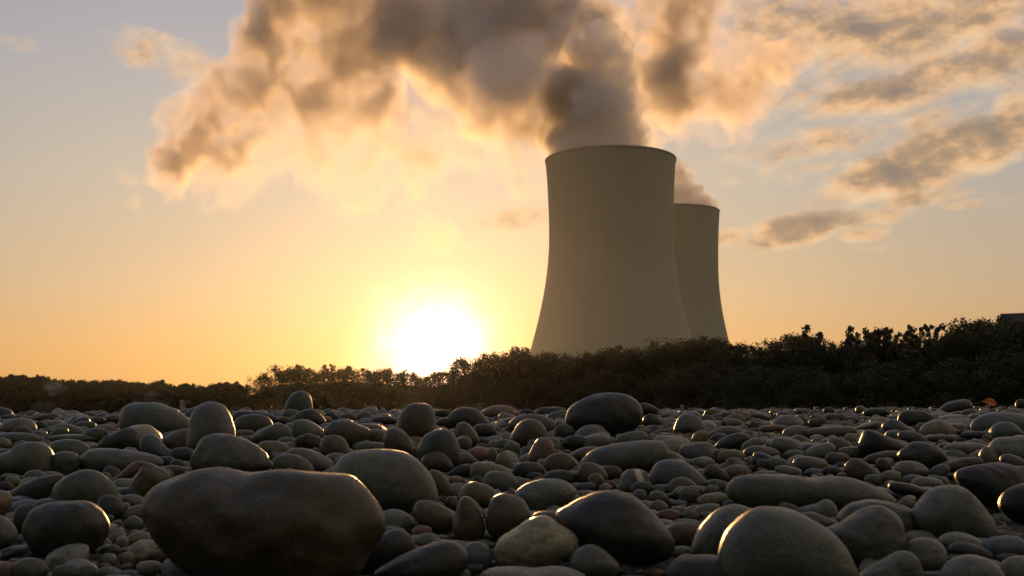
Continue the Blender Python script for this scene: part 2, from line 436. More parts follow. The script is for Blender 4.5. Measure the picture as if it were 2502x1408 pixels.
mG, t, b, _ = material('gravel_sand')
gp = t.n('ShaderNodeNewGeometry').outputs['Position']
n1 = t.noise(gp, 60.0, 5, 0.65); n2 = t.noise(gp, 3.0, 3, 0.5)
vo = t.n('ShaderNodeTexVoronoi'); t.put(vo.inputs['Vector'], gp); vo.inputs['Scale'].default_value = 90.0
t.put(b.inputs['Base Color'], t.mix(n2, t.mix(n1, (0.025, 0.021, 0.016), (0.06, 0.05, 0.038)), (0.035, 0.03, 0.024)))
b.inputs['Roughness'].default_value = 0.85
bp = t.n('ShaderNodeBump'); bp.inputs['Strength'].default_value = 0.9; bp.inputs['Distance'].default_value = 0.006
t.put(bp.inputs['Height'], t.m('ADD', t.m('MULTIPLY', vo.outputs['Distance'], -1.0), n1)); t.put(b.inputs['Normal'], bp.outputs[0])

def axis(parts):
    out = []
    for a, b_, s in parts: out += list(np.arange(a, b_, s))
    return np.array(sorted(set(np.round(out, 3))))
gx = axis([(-6000, -600, 600), (-600, -210, 20), (-210, -14, 5), (-14, 14.01, 0.5), (18, 120, 4), (120, 600, 20), (600, 6001, 600)])
gy = axis([(-3000, -60, 400), (-60, -4, 7), (-4, 26, 0.5), (26, 240, 3), (240, 600, 6), (600, 9001, 600)])
V = [(x, y, land_z(x, y)) for y in gy for x in gx]
nx = len(gx); F = [(j*nx+i, j*nx+i+1, (j+1)*nx+i+1, (j+1)*nx+i) for j in range(len(gy)-1) for i in range(nx-1)]
g = mesh_obj('ground', V, F, mG); tag(g, kind='structure')

mW, t, b, _ = material('river_water')
b.inputs['Base Color'].default_value = (0.02, 0.025, 0.02, 1); b.inputs['Roughness'].default_value = 0.08; b.inputs['IOR'].default_value = 1.33
wp = t.n('ShaderNodeNewGeometry').outputs['Position']
bp = t.n('ShaderNodeBump'); bp.inputs['Strength'].default_value = 0.25; bp.inputs['Distance'].default_value = 0.08
t.put(bp.inputs['Height'], t.noise(wp, 1.2, 4, 0.6)); t.put(b.inputs['Normal'], bp.outputs[0])
r = mesh_obj('river', [(-900, -300, -0.7), (600, -300, -0.7), (600, 700, -0.7), (-900, 700, -0.7)], [(0, 1, 2, 3)], mW, smooth=False); tag(r, kind='structure')

# ---------------------------------------------------------------- trees on the far bank
mL, t, b, o_ = material('tree_leaves')
oi = t.n('ShaderNodeObjectInfo'); geo = t.n('ShaderNodeNewGeometry')
lc = t.mix(geo.outputs['Random Per Island'], (0.024, 0.033, 0.011), (0.060, 0.066, 0.022))
lc = t.mix(t.m('MULTIPLY', oi.outputs['Random'], 0.5), lc, (0.050, 0.042, 0.017))
t.put(b.inputs['Base Color'], lc); b.inputs['Roughness'].default_value = 0.6
tr = t.n('ShaderNodeBsdfTranslucent'); t.put(tr.inputs[0], t.mix(1.0, lc, (1.5, 1.3, 0.5), 'MULTIPLY'))
ms = t.n('ShaderNodeMixShader'); ms.inputs[0].default_value = 0.3
t.put(ms.inputs[1], b.outputs[0]); t.put(ms.inputs[2], tr.outputs[0]); t.put(o_.inputs[0], ms.outputs[0])
mB, t, b, _ = material('tree_bark'); 
t.put(b.inputs['Base Color'], t.mix(t.noise(t.n('ShaderNodeTexCoord').outputs['Object'], 6.0, 4), (0.05, 0.04, 0.03), (0.10, 0.08, 0.06))); b.inputs['Roughness'].default_value = 0.9

def limb(V, F, p0, p1, r0, r1, k=6):
    d = (p1-p0).normalized(); u = d.orthogonal().normalized(); v = d.cross(u); s = len(V)
    for p, r in ((p0, r0), (p1, r1)):
        for q in range(k):
            a = 2*math.pi*q/k; V.append(p + r*(math.cos(a)*u+math.sin(a)*v))
    for q in range(k): F.append((s+q, s+(q+1) % k, s+k+(q+1) % k, s+k+q))

def make_tree_meshes(seed, style):
    """Unit-height tree (height 1, about 0.8 wide): trunk with limbs and a crown of many small leaf clumps."""
    R = random.Random(seed); TV = []; TF = []
    lean = Vector((R.uniform(-.05, .05), R.uniform(-.05, .05), 0))
    th = {'round': 0.34, 'tall': 0.5, 'bush': 0.15, 'loose': 0.45, 'twig': 0.3}[style]
    wd = {'round': 0.40, 'tall': 0.24, 'bush': 0.62, 'loose': 0.36, 'twig': 0.2}[style]
    pts = [Vector((0, 0, -0.03)), Vector(lean*0.5+Vector((0, 0, th*0.5))), Vector(lean+Vector((0, 0, th))), Vector(lean*1.6+Vector((0, 0, 0.78)))]
    rad = [0.028, 0.022, 0.017, 0.004]
    for i in range(3): limb(TV, TF, pts[i], pts[i+1], rad[i], rad[i+1], 8)
    tips = []
    nl = {'round': 16, 'tall': 16, 'bush': 18, 'loose': 14, 'twig': 0}[style]
    for i in range(nl):
        a = i*2.4+R.uniform(-.4, .4); q = (i+0.5)/nl
        z0 = th*0.55 + (0.72-th*0.55)*q
        p0 = pts[1].lerp(pts[3], min(1, max(0, (z0-pts[1].z)/(pts[3].z-pts[1].z))))
        env = math.sin(math.pi*min(1, max(0.05, 0.28+q*0.68)))**0.7 if style != 'tall' else (1-0.75*q)
        L = wd*env*R.uniform(0.65, 1.15)
        z1 = min(0.93, z0 + L*R.uniform(0.35, 0.9) + 0.04)
        p1 = Vector((p0.x+L*math.cos(a), p0.y+L*math.sin(a), z1))
        limb(TV, TF, p0, p0.lerp(p1, 0.55)+Vector((0, 0, -0.01)), 0.010, 0.006, 5); limb(TV, TF, p0.lerp(p1, 0.55)+Vector((0, 0, -0.01)), p1, 0.006, 0.002, 5)
        tips += [(p1, R.uniform(0.09, 0.15)), (p0.lerp(p1, 0.6), R.uniform(0.10, 0.15))]
    if style == 'twig':                      # a few upright shoots, each set with separate tufts of leaves
        for i in range(7):
            a = i*2.2+R.uniform(-.3, .3); rr = R.uniform(0.10, 0.30); zt = R.uniform(0.74, 0.98) if i else 0.98
            p0 = Vector((0, 0, R.uniform(0.18, 0.4))); p1 = Vector((rr*math.cos(a), rr*math.sin(a), zt))
            mid = p0.lerp(p1, 0.45)+Vector((0.05*math.cos(a), 0.05*math.sin(a), -0.03))
            limb(TV, TF, p0, mid, 0.012, 0.008, 5); limb(TV, TF, mid, p1, 0.008, 0.003, 5)
            for q in (0.15, 0.4, 0.62, 0.8, 0.93, 1.0):
                c = mid.lerp(p1, q); b_ = R.uniform(0, 6.28)
                tips.append((c+Vector((0.03*math.cos(b_), 0.03*math.sin(b_), 0)), R.uniform(0.028, 0.055)*(1.3-0.5*q)))
        for i in range(14):
            a = R.uniform(0, 6.28); rr = R.uniform(0.0, 0.32); tips.append((Vector((rr*math.cos(a), rr*math.sin(a), R.uniform(0.05, 0.5))), 0.12))
    for i in range(7 if style != 'twig' else 0):                       # leading shoots that break the outline
        a = R.uniform(0, 6.28); rr = wd*R.uniform(0, 0.55)
        tips.append((Vector((rr*math.cos(a), rr*math.sin(a), R.uniform(0.82, 0.95))), R.uniform(0.045, 0.09)))
    if style in ('bush',):                   # foliage down to the ground
        for i in range(16):
            a = R.uniform(0, 6.28); rr = wd*R.uniform(0.3, 0.95); tips.append((Vector((rr*math.cos(a), rr*math.sin(a), R.uniform(0.05, 0.35))), 0.14))
    CV = []; CF = []
    per = {'loose': 70, 'twig': 60}.get(style, 115)
    for c, r in tips:
        for i in range(per):
            d = Vector((R.gauss(0, 1), R.gauss(0, 1), R.gauss(0, 0.85)))
            d = d/max(0.2, d.length)*(R.random()**0.45)
            p = c + d*r*1.15
            if R.random() < 0.05: p = c + d*r*1.55
            s = R.uniform(0.009, 0.019)
            n = (d + Vector((R.uniform(-1, 1), R.uniform(-1, 1), R.uniform(-.6, 1)))).normalized()
            u = n.orthogonal().normalized(); u = (u*math.cos(i)+n.cross(u)*math.sin(i)); v = n.cross(u)
            k = len(CV); CV += [p-u*s*1.3, p-v*s*0.7, p+u*s*1.3, p+v*s*0.7]; CF.append((k, k+1, k+2, k+3))
    return ((np.array([tuple(x) for x in TV]), np.array([f for f in TF])), (np.array([tuple(x) for x in CV]), np.array(CF)))

PROTO = {}
for st, seeds in (('round', (1, 2, 3, 4)), ('tall', (5, 6)), ('bush', (7, 8, 9)), ('loose', (10, 11)), ('twig', (12, 13, 14))):
    for sd in seeds:
        tm, cm = make_tree_meshes(sd, st)
        PROTO.setdefault(st, []).append((fast_mesh('trunk', *tm, mB), fast_mesh('crown', *cm, mL, smooth=False)))
RT = random.Random(21)
def plant(kind, px, top, dist, wfac, label, cat='tree', name='tree', group=None, base=None):
    p = at(px, top, dist); z0 = land_z(p[0], p[1]) if base is None else base
    h = p[2]-z0
    root = empty(name, (p[0], p[1], z0), RT.uniform(0, 6.28)); tag(root, label, cat, group)
    tm, cm = RT.choice(PROTO[kind])
    for nm, me in (('trunk', tm), ('crown', cm)):
        o = bpy.data.objects.new(nm, me); COL.objects.link(o); o.parent = root
    root.scale = (h*wfac, h*wfac, h)
    return root

SKYLINE = [  # px of the top, py of the top, kind, width factor, depth offset, label
 (545, 932, 'loose', 1.1, 6, 'small loose tree where the far wood meets the taller trees'),
 (590, 936, 'bush', 1.0, 0, 'low bush below the first tall tree beyond the thumb-shaped boulder'),
 (640, 908, 'loose', 0.9, 0, 'open-crowned tree at the left shoulder of the big round tree'),
 (685, 898, 'round', 1.0, 2, 'tree just left of the big round crown above the lone dome boulder'),
 (735, 887, 'round', 1.15, 0, 'big round-crowned tree above the lone dome boulder'),
 (775, 903, 'bush', 1.0, -2, 'low bushy tree on the right flank of the big round tree'),
 (818, 889, 'twig', 1.1, 4, 'slender spiky tree between the big round tree and the sun'),
 (850, 890, 'round', 1.1, 0, 'dense broad tree next to the slender spiky tree near the sun'),
 (900, 897, 'round', 1.0, 3, 'tree with a flat top at the left edge of the sun glow'),
 (945, 897, 'round', 1.2, 0, 'broad low tree left of the sun, its leaves fringed with light'),
 (995, 899, 'loose', 1.0, 0, 'thin tree burnt out by the glare just left of the sun'),
 (1040, 908, 'bush', 1.2, 0, 'low bush directly under the sun'),
 (1085, 903, 'bush', 1.0, 4, 'bush just right of the point where the sun shows'),
 (1128, 872, 'round', 0.9, 0, 'tree rising at the right edge of the sun glare'),
 (1178, 859, 'round', 1.0, 0, 'sunlit-edged tree left of the small pointed trees before the big tower'),
 (1222, 863, 'bush', 1.0, 2, 'flat bushy tree in the dip left of the pointed trees'),
 (1257, 846, 'tall', 1.0, 0, 'pointed tree just left of the big tower base'),
 (1281, 848, 'tall', 1.0, 3, 'pointed tree right at the left foot of the big tower'),
 (1325, 857, 'round', 0.9, 0, 'tree before the left part of the big tower base'),
 (1352, 858, 'round', 0.9, 4, 'tree in front of the big tower, left of the notch'),
 (1395, 867, 'loose', 0.8, 0, 'thin low tree in the notch before the middle of the big tower'),
 (1440, 855, 'round', 0.9, 0, 'round tree before the middle of the big tower'),
 (1490, 841, 'round', 1.0, 2, 'taller tree before the big tower, right of its middle'),
 (1545, 846, 'round', 1.0, 0, 'dense tree before the right half of the big tower'),
 (1600, 833, 'round', 1.0, 0, 'tree before the right corner of the big tower base'),
 (1640, 832, 'bush', 0.9, 3, 'bush where the right edge of the big tower meets the trees'),
 (1690, 817, 'round', 1.0, 0, 'tall dense tree before the gap between the two towers'),
 (1735, 816, 'round', 1.0, 1, 'rounded tree before the farther tower'),
 (1775, 825, 'round', 0.9, 0, 'tree at the right foot of the farther tower'),
 (1815, 850, 'bush', 1.0, 2, 'low bush in the dip right of the towers'),
 (1852, 836, 'twig', 1.0, 0, 'sparse tree with single twigs in the dip right of the towers'),
 (1888, 828, 'loose', 0.9, 0, 'airy tree on the left of the rounded clump right of the towers'),
 (1925, 806, 'round', 1.0, 0, 'dome-shaped tree, highest of the clump right of the towers'),
 (1975, 812, 'round', 0.9, 2, 'dense tree in the middle of the clump right of the towers'),
 (2015, 796, 'twig', 1.0, 0, 'upright branching tree at the right end of the clump beside the towers'),
 (2045, 812, 'twig', 0.9, 1, 'leafy open tree right beside the upright branching one'),
 (2072, 838, 'bush', 0.8, 0, 'low bush left of the flat roofed building behind the trees'),
 (2112, 806, 'twig', 1.0, -4, 'thin sapling standing over the flat roofed building'),
 (2142, 800, 'twig', 0.8, -4, 'slim forked sapling beside the two antenna masts'),
 (2172, 806, 'twig', 0.8, 0, 'small leafy tree right of the two antenna masts'),
 (2215, 796, 'twig', 0.9, 0, 'tree with upright plumes left of the tallest sapling'),
 (2246, 793, 'twig', 0.9, 1, 'tallest upright sapling between the masts and the right-hand wood'),
 (2285, 822, 'bush', 1.0, 0, 'bush in the low gap before the right-hand wood'),
 (2310, 808, 'round', 0.9, 0, 'tree at the start of the rising right-hand wood'),
 (2345, 786, 'loose', 0.9, 2, 'loose-crowned tree leading up the rising right-hand wood'),
 (2385, 779, 'round', 0.9, 0, 'dense tree halfway up the right-hand wood'),
 (2425, 778, 'round', 0.9, 0, 'broad dark tree just left of the tallest right-hand tree'),
 (2458, 766, 'round', 0.9, 1, 'tallest tree of the right-hand wood, next to the dark block building'),
 (2495, 775, 'round', 1.0, -3, 'dark tree in front of the dark block building'),
 (2560, 772, 'round', 1.0, 0, 'dark tree at the far right end of the wood'),
]
for px, py, kd, wf, off, lab in SKYLINE:
    plant(kd, px, py+2, tree_dist(px)+off, wf, lab, group='trees along the far river bank')
# shorter trees standing in front along the bank close the view under the crowns
low_labels = 'low bushy tree at the foot of the tall trees on the far bank'
for i, px in enumerate(np.arange(560, 2600, 46)):
    px = px+RT.uniform(-10, 10); d = tree_dist(px)-RT.uniform(4, 7)
    top = float(np.interp(px, [s[0] for s in SKYLINE], [s[1] for s in SKYLINE]))
    top = top + (1000-top)*RT.uniform(0.34, 0.55)
    plant('bush', px, top, d, 1.25, low_labels, cat='bush', name='bush', group='low bushes at the foot of the far trees')
# undergrowth behind the trunks and the far wood on the left, each read as one mass
def wood_mass(name, spans, label, seed):
    R = np.random.default_rng(seed); Vs = []; Fs = []; k = 0
    for (x0, y0, x1, y1, h0, h1, n, ls) in spans:
        u = R.random(n); cx = x0+(x1-x0)*u; cy_ = y0+(y1-y0)*u + R.normal(0, 2.2, n)
        hmax = h0+(h1-h0)*u
        hz = R.random(n)**0.8*hmax
        s = R.uniform(0.6, 1.3, n)*ls
        a = R.normal(size=(n, 3)); a /= np.linalg.norm(a, axis=1)[:, None]
        bvec = np.cross(a, R.normal(size=(n, 3))); bvec /= np.linalg.norm(bvec, axis=1)[:, None]; c = np.cross(a, bvec)
        z0 = np.array([land_z(x, y) for x, y in zip(cx[::50], cy_[::50])]).mean()
        P = np.stack([cx, cy_, z0+hz], 1)
        Vs.append(np.stack([P-bvec*s[:, None], P-c*s[:, None]*.6, P+bvec*s[:, None], P+c*s[:, None]*.6], 1).reshape(-1, 3))
        Fs.append(np.arange(n*4).reshape(-1, 4)+k); k += n*4
    o = bpy.data.objects.new(name, fast_mesh(name, np.vstack(Vs), np.vstack(Fs), mL, smooth=False)); COL.objects.link(o)
    tag(o, label, 'undergrowth', kind='stuff'); return o
spans = []
for px0, px1 in zip(range(520, 2600, 80), range(600, 2680, 80)):
    a, c = at(px0, 1003, tree_dist(px0)+3), at(px1, 1003, tree_dist(px1)+3)
    t0 = at(px0, float(np.interp(px0, [s[0] for s in SKYLINE], [s[1] for s in SKYLINE]))+42, tree_dist(px0)+3)[2]
    t1 = at(px1, float(np.interp(px1, [s[0] for s in SKYLINE], [s[1] for s in SKYLINE]))+42, tree_dist(px1)+3)[2]
    ar = np.linalg.norm(c-a)*(t0+t1)/2
    spans.append((a[0], a[1], c[0], c[1], max(1, t0), max(1, t1), int(ar*42), 0.34))
wood_mass('undergrowth', spans, 'dark thicket filling in behind the bank trees', 4)

# far wood at the left: tree after tree, read as one mass
FW = [(-240, 930), (-60, 925), (0, 922), (45, 916), (80, 928), (105, 920), (140, 930), (190, 929), (230, 927), (260, 934), (300, 930), (345, 938), (392, 929), (425, 943), (470, 940), (505, 943), (545, 936)]
Vs = []; Fs = []; k = 0; R = random.Random(3)
for px in np.arange(-240, 575, 11.0):
    for row in (0, 1, 2):
        x = px+R.uniform(-5, 5); d = tree_dist(max(0, x)) - (x < 0)*x*0.11 + row*5.0 - 3
        top = float(np.interp(x, [q[0] for q in FW], [q[1] for q in FW])) + (R.uniform(-4, 9) if row else R.uniform(4, 26))
        p = at(x, top, d); z0 = land_z(p[0], p[1]); h = p[2]-z0
        kd = R.choice(['tall', 'tall', 'round', 'round', 'loose']) if row else 'bush'
        me = R.choice(PROTO[kd])
        for m_ in me[1:]:
            n = len(m_.vertices); co = np.empty(n*3, np.float32); m_.vertices.foreach_get('co', co); co = co.reshape(-1, 4, 3)
            sel = np.random.default_rng(int(px*7+row)+9000).random(len(co)) < 0.42
            co = co[sel]; ce = co.mean(1, keepdims=True); co = ((co-ce)*1.9+ce).reshape(-1, 3)
            a = R.uniform(0, 6.28); ca, sa = math.cos(a), math.sin(a)
            wf = 1.0 if kd != 'bush' else 1.3
            Vs.append(np.stack([(co[:, 0]*ca-co[:, 1]*sa)*h*wf+p[0], (co[:, 0]*sa+co[:, 1]*ca)*h*wf+p[1], co[:, 2]*h+z0], 1))
            Fs.append(np.arange(len(co)).reshape(-1, 4)+k); k += len(co)
fw = bpy.data.objects.new('far_wood', fast_mesh('far_wood', np.vstack(Vs), np.vstack(Fs), mL, smooth=False)); COL.objects.link(fw)
tag(fw, 'distant wood of small dark trees along the far bank', 'wood', kind='stuff')

# ---------------------------------------------------------------- buildings, masts and signs between the trees
mWall, t, b, _ = material('pale_plaster'); t.put(b.inputs['Base Color'], t.mix(t.noise(t.n('ShaderNodeTexCoord').outputs['Object'], 1.2, 4), (0.74, 0.73, 0.68), (0.82, 0.81, 0.76))); b.inputs['Roughness'].default_value = 0.8
mDarkW, t, b, _ = material('grey_cladding'); t.put(b.inputs['Base Color'], t.mix(t.noise(t.n('ShaderNodeTexCoord').outputs['Object'], 0.8, 3), (0.10, 0.11, 0.115), (0.15, 0.155, 0.16))); b.inputs['Roughness'].default_value = 0.6
mRoof, t, b, _ = material('roof_sheet'); t.put(b.inputs['Base Color'], t.mix(t.noise(t.n('ShaderNodeTexCoord').outputs['Object'], 2.0, 3), (0.20, 0.19, 0.18), (0.27, 0.26, 0.24))); b.inputs['Roughness'].default_value = 0.6
mGlass, t, b, _ = material('dark_glass'); b.inputs['Base Color'].default_value = (0.02, 0.025, 0.03, 1); b.inputs['Roughness'].default_value = 0.12
mMetal, t, b, _ = material('galvanised_metal'); t.put(b.inputs['Base Color'], t.mix(t.noise(t.n('ShaderNodeTexCoord').outputs['Object'], 4.0, 3), (0.30, 0.30, 0.30), (0.42, 0.42, 0.41))); b.inputs['Metallic'].default_value = 0.6; b.inputs['Roughness'].default_value = 0.45
mWhite, t, b, _ = material('white_paint'); t.put(b.inputs['Base Color'], t.mix(t.noise(t.n('ShaderNodeTexCoord').outputs['Object'], 5.0, 3), (0.72, 0.72, 0.70), (0.80, 0.80, 0.78))); b.inputs['Roughness'].default_value = 0.5

def facing(p): return -math.atan2(p[0], p[1])
d = tree_dist(453)-9; p = at(453, 998, d); s = d/FPX
hut = empty('hut', (p[0], p[1], land_z(p[0], p[1])), facing(p)); tag(hut, 'small white flat-roofed hut at the water edge below the far wood', 'hut')
hw = 12.0*s*1.03; hz = at(453, 978, d)[2]-land_z(p[0], p[1])
bm_obj('wall', box_bm(-hw, hw, 0, 2*hw, 0, hz, 0.03), mWall, hut)
bm_obj('roof', box_bm(-hw-0.12, hw+0.12, -0.12, 2*hw+0.12, hz, hz+0.14, 0.03), mRoof, hut)
wn_ = bm_obj('window', box_bm(hw*0.34, hw*0.72, -0.05, 0.01, hz*0.30, hz*0.66, 0.01), mGlass, hut)
bm_obj('frame', box_bm(hw*0.30, hw*0.76, -0.03, -0.002, hz*0.27, hz*0.69, 0.01), mMetal, wn_)
bm_obj('vent', box_bm(-0.2, 0.25, hw*0.4, hw*0.4+0.45, hz+0.14, hz+0.75, 0.05), mMetal, hut)

def marker(px, top, bot, wpx, label, name='marker_post', board=None):
    d = tree_dist(px)-12; p = at(px, bot, d); z0 = land_z(p[0], p[1]); zt = at(px, top, d)[2]; wd = wpx*d/FPX/2
    r_ = empty(name, (p[0], p[1], z0), facing(p)); 
    tag(r_, label, 'sign', 'white markers on the far bank')
    zb = zt - (board or (zt-z0)*0.55)
    bm_obj('post', box_bm(-0.06, 0.06, 0.03, 0.13, -0.2, zt-0.05, 0.01), mMetal, r_)
    bm_obj('board', box_bm(-wd, wd, -0.03, 0.03, zb, zt, 0.015), mWhite, r_)
    return r_, wd, zb, zt
marker(636, 994, 1004, 5, 'narrow upright white marker, leftmost of the three beside each other', board=1.1)
marker(650, 992, 1004, 8, 'broad white marker board in the middle of the three small markers', board=0.75)
marker(665, 993, 1004, 5, 'narrow white marker nearest the lone dome boulder', board=0.9)
r_, wd, zb, zt = marker(1667, 967, 1004, 7, 'small square white sign with a dark centre, right of the balanced boulder', 'sign', board=0.62)
bm_obj('emblem', box_bm(-wd*0.4, wd*0.4, -0.045, -0.032, zb+(zt-zb)*0.3, zb+(zt-zb)*0.72, 0.004), mDarkW, r_)

d = 235.0; p = at(2100, 900, d); bz = at(2100, 834, d)[2]
hall = empty('hall', (p[0], p[1], -0.1), facing(p)); tag(hall, 'pale flat-roofed building peeping over the trees right of the towers', 'building')
hx0 = -2.3; hx1 = 4.2
bm_obj('wall', box_bm(hx0, hx1, 0, 8, 0, bz, 0.02), mWall, hall)
bm_obj('roof', box_bm(hx0-0.3, hx1+0.3, -0.3, 8.3, bz, bz+0.28, 0.04), mRoof, hall)
for i in range(4):
    wv = bm_obj('window', box_bm(hx0+0.5+i*1.55, hx0+1.5+i*1.55, -0.06, 0.02, bz-2.3, bz-1.2, 0.01), mGlass, hall)
d = 172.0; p = at(2530, 900, d); bz = at(2530, 762, d)[2]
blk = empty('block_building', (p[0], p[1], -0.1), facing(p)); tag(blk, 'dark box-shaped building showing above the tallest tree of the right-hand wood', 'building')
w_ = (2530-2478)*d/FPX*1.22
bm_obj('wall', box_bm(-w_, w_, 0, 10, 0, bz-0.25, 0.02), mDarkW, blk)
bm_obj('roof', box_bm(-w_-0.1, w_+0.1, -0.1, 10.1, bz-0.25, bz, 0.03), mRoof, blk)
for i in range(3): bm_obj('window', box_bm(-w_+0.6+i*2.4, -w_+2.1+i*2.4, -0.05, 0.02, bz-2.6, bz-1.2, 0.01), mGlass, blk)
for px, top, lab in ((2139, 796, 'thin antenna mast with a short crossbar, the one nearer the forked sapling'), (2155, 798, 'thin antenna mast with crossbar, the one farther from the towers')):
    d = 218.0; p = at(px, top, d)
    an = empty('antenna_mast', (p[0], p[1], -0.1), facing(p)); tag(an, lab, 'antenna', 'antenna masts over the trees')
    V = []; F = []; limb(V, F, Vector((0, 0, 0)), Vector((0, 0, p[2]+0.1)), 0.09, 0.05, 8); mesh_obj('mast', V, F, mMetal, an)
    V = []; F = []; limb(V, F, Vector((-0.5, 0, p[2]-0.3)), Vector((0.5, 0, p[2]-0.3)), 0.05, 0.05, 6); limb(V, F, Vector((-0.3, 0, p[2]-0.8)), Vector((0.3, 0, p[2]-0.8)), 0.04, 0.04, 6)
    mesh_obj('crossbar', V, F, mMetal, an)
# ---------------------------------------------------------------- the gravel bar: stones
def stone_mat(name, use_attr):
    m, t, b, o_ = material(name)
    oi = t.n('ShaderNodeObjectInfo'); tc = t.n('ShaderNodeTexCoord').outputs['Object']
    if use_attr:
        at_ = t.n('ShaderNodeAttribute', attribute_name='tint'); col0 = at_.outputs['Color']; pv = t.n('ShaderNodeNewGeometry').outputs['Position']
    else:
        col0 = oi.outputs['Color']
        off = t.n('ShaderNodeCombineXYZ'); 
        for i in range(3): t.put(off.inputs[i], t.m('MULTIPLY', oi.outputs['Random'], 37.0+11*i))
        pv = t.vm('ADD', tc, off.outputs[0])
    grain = t.noise(pv, 420.0, 3, 0.7); patch = t.noise(pv, 14.0, 5, 0.62, 2.0, 0.6); fleck = t.noise(pv, 150.0, 2, 0.5)
    mp = t.n('ShaderNodeMapping'); t.put(mp.inputs[0], pv); mp.inputs['Rotation'].default_value = (0.5, 0.8, 0.3); mp.inputs['Scale'].default_value = (1, 1, 6)
    bandn = t.noise(mp.outputs[0], 7.0, 4, 0.6, 2.0, 1.2)
    c = t.mix(t.rng(patch, 0.30, 0.72), t.mix(1.0, col0, (0.56, 0.56, 0.55), 'MULTIPLY'), t.mix(1.0, col0, (1.42, 1.38, 1.28), 'MULTIPLY'))
    c = t.mix(t.rng(bandn, 0.52, 0.62, 0.0, 0.6), c, t.mix(1.0, col0, (1.35, 1.25, 1.10), 'MULTIPLY'))
    mot = t.noise(pv, 48.0, 4, 0.65)
    c = t.mix(t.rng(mot, 0.38, 0.62, 0.0, 0.55), c, t.mix(1.0, col0, (0.60, 0.58, 0.54), 'MULTIPLY'))
    c = t.mix(t.rng(fleck, 0.42, 0.30, 0.0, 0.5), c, t.mix(1.0, col0, (1.75, 1.70, 1.60), 'MULTIPLY'))
    c = t.mix(t.rng(fleck, 0.57, 0.68, 0.0, 0.65), c, t.mix(1.0, col0, (0.42, 0.40, 0.38), 'MULTIPLY'))
    c = t.mix(t.rng(grain, 0.30, 0.70, 0.0, 0.30), c, t.mix(1.0, col0, (1.5, 1.5, 1.45), 'MULTIPLY'))
    t.put(b.inputs['Base Color'], c)
    t.put(b.inputs['Roughness'], t.m('ADD', t.rng(patch, 0.3, 0.7, 0.34, 0.50, False), t.m('MULTIPLY', t.m('SUBTRACT', grain, 0.5), 0.12)))
    b.inputs['Specular IOR Level'].default_value = 0.42
    hgt = t.m('ADD', t.m('MULTIPLY', grain, 0.35), t.m('ADD', t.m('MULTIPLY', patch, 2.6), t.m('MULTIPLY', fleck, 0.5)))
    bp = t.n('ShaderNodeBump'); bp.inputs['Strength'].default_value = 0.8; bp.inputs['Distance'].default_value = 0.0024
    t.put(bp.inputs['Height'], hgt); t.put(b.inputs['Normal'], bp.outputs[0])
    return m, t, b, c
mSt, _, _, _ = stone_mat('river_stone', False)
mPb, _, _, _ = stone_mat('pebble_stone', True)
# a stone crossed by one pale quartz band
mVein, t, b, c = stone_mat('veined_stone', False)
sp = t.n('ShaderNodeSeparateXYZ'); t.put(sp.inputs[0], t.n('ShaderNodeTexCoord').outputs['Object'])
vx = t.m('ADD', t.m('ADD', sp.outputs[0], t.m('MULTIPLY', sp.outputs[2], 0.35)), t.m('MULTIPLY', t.m('SUBTRACT', t.noise(t.n('ShaderNodeTexCoord').outputs['Object'], 18.0, 3), 0.5), 0.02))
t.put(b.inputs['Base Color'], t.mix(t.rng(t.m('ABSOLUTE', t.m('SUBTRACT', vx, 0.020)), 0.010, 0.005), c, (0.50, 0.46, 0.38)))

TONE = {'g': (.185, .185, .170), 'l': (.30, .30, .285), 'd': (.060, .060, .054), 'b': (.150, .122, .074), 't': (.34, .265, .175), 'w': (.58, .53, .40),
        'p': (.36, .20, .15), 'u': (.16, .19, .22), 'n': (.155, .17, .13), 'y': (.29, .26, .18), 'k': (.030, .030, .028), 'r': (.20, .09, .055)}
TONE = {k_: (c_[0]*0.455, c_[1]*0.475, c_[2]*0.41) for k_, c_ in TONE.items()}      # all stone tones scaled down together, slightly towards olive

def polar(pts):
    """Outline points -> smooth radius function round their centre (periodic, arc shaped)."""
    P = np.array(pts, float)
    # area centroid
    x, y = P[:, 0], P[:, 1]; x2, y2 = np.roll(x, -1), np.roll(y, -1); cr = x*y2-x2*y; A = cr.sum()/2
    c = np.array([((x+x2)*cr).sum()/(6*A), ((y+y2)*cr).sum()/(6*A)])
    # Catmull-Rom resample, then radius by angle
    n = len(P); Q = []
    for i in range(n):
        p0, p1, p2, p3 = P[i-1], P[i], P[(i+1) % n], P[(i+2) % n]
        for q in np.linspace(0, 1, 12, endpoint=False):
            Q.append(0.5*((2*p1)+(-p0+p2)*q+(2*p0-5*p1+4*p2-p3)*q*q+(-p0+3*p1-3*p2+p3)*q**3))
    Q = np.array(Q)-c; a = np.arctan2(Q[:, 1], Q[:, 0]); r = np.hypot(Q[:, 0], Q[:, 1])
    o = np.argsort(a); a, r = a[o], r[o]
    a3 = np.concatenate([a-2*math.pi, a, a+2*math.pi]); r3 = np.concatenate([r]*3)
    return c, lambda th: np.interp(th, a3, r3)

def lumps(V, size, amp, seed, octaves=3):
    """Low-frequency unevenness from a few random sine waves in space (fast, smooth, closed)."""
    R = np.random.default_rng(seed); out = np.zeros(len(V))
    for o in range(octaves):
        for q in range(4):
            k = R.normal(size=3); k = k/np.linalg.norm(k)*(1.5*1.9**o)*math.pi/size
            out += np.sin(V@k + R.uniform(0, 6.28))/(1.8**o)
    return out*amp*size/4

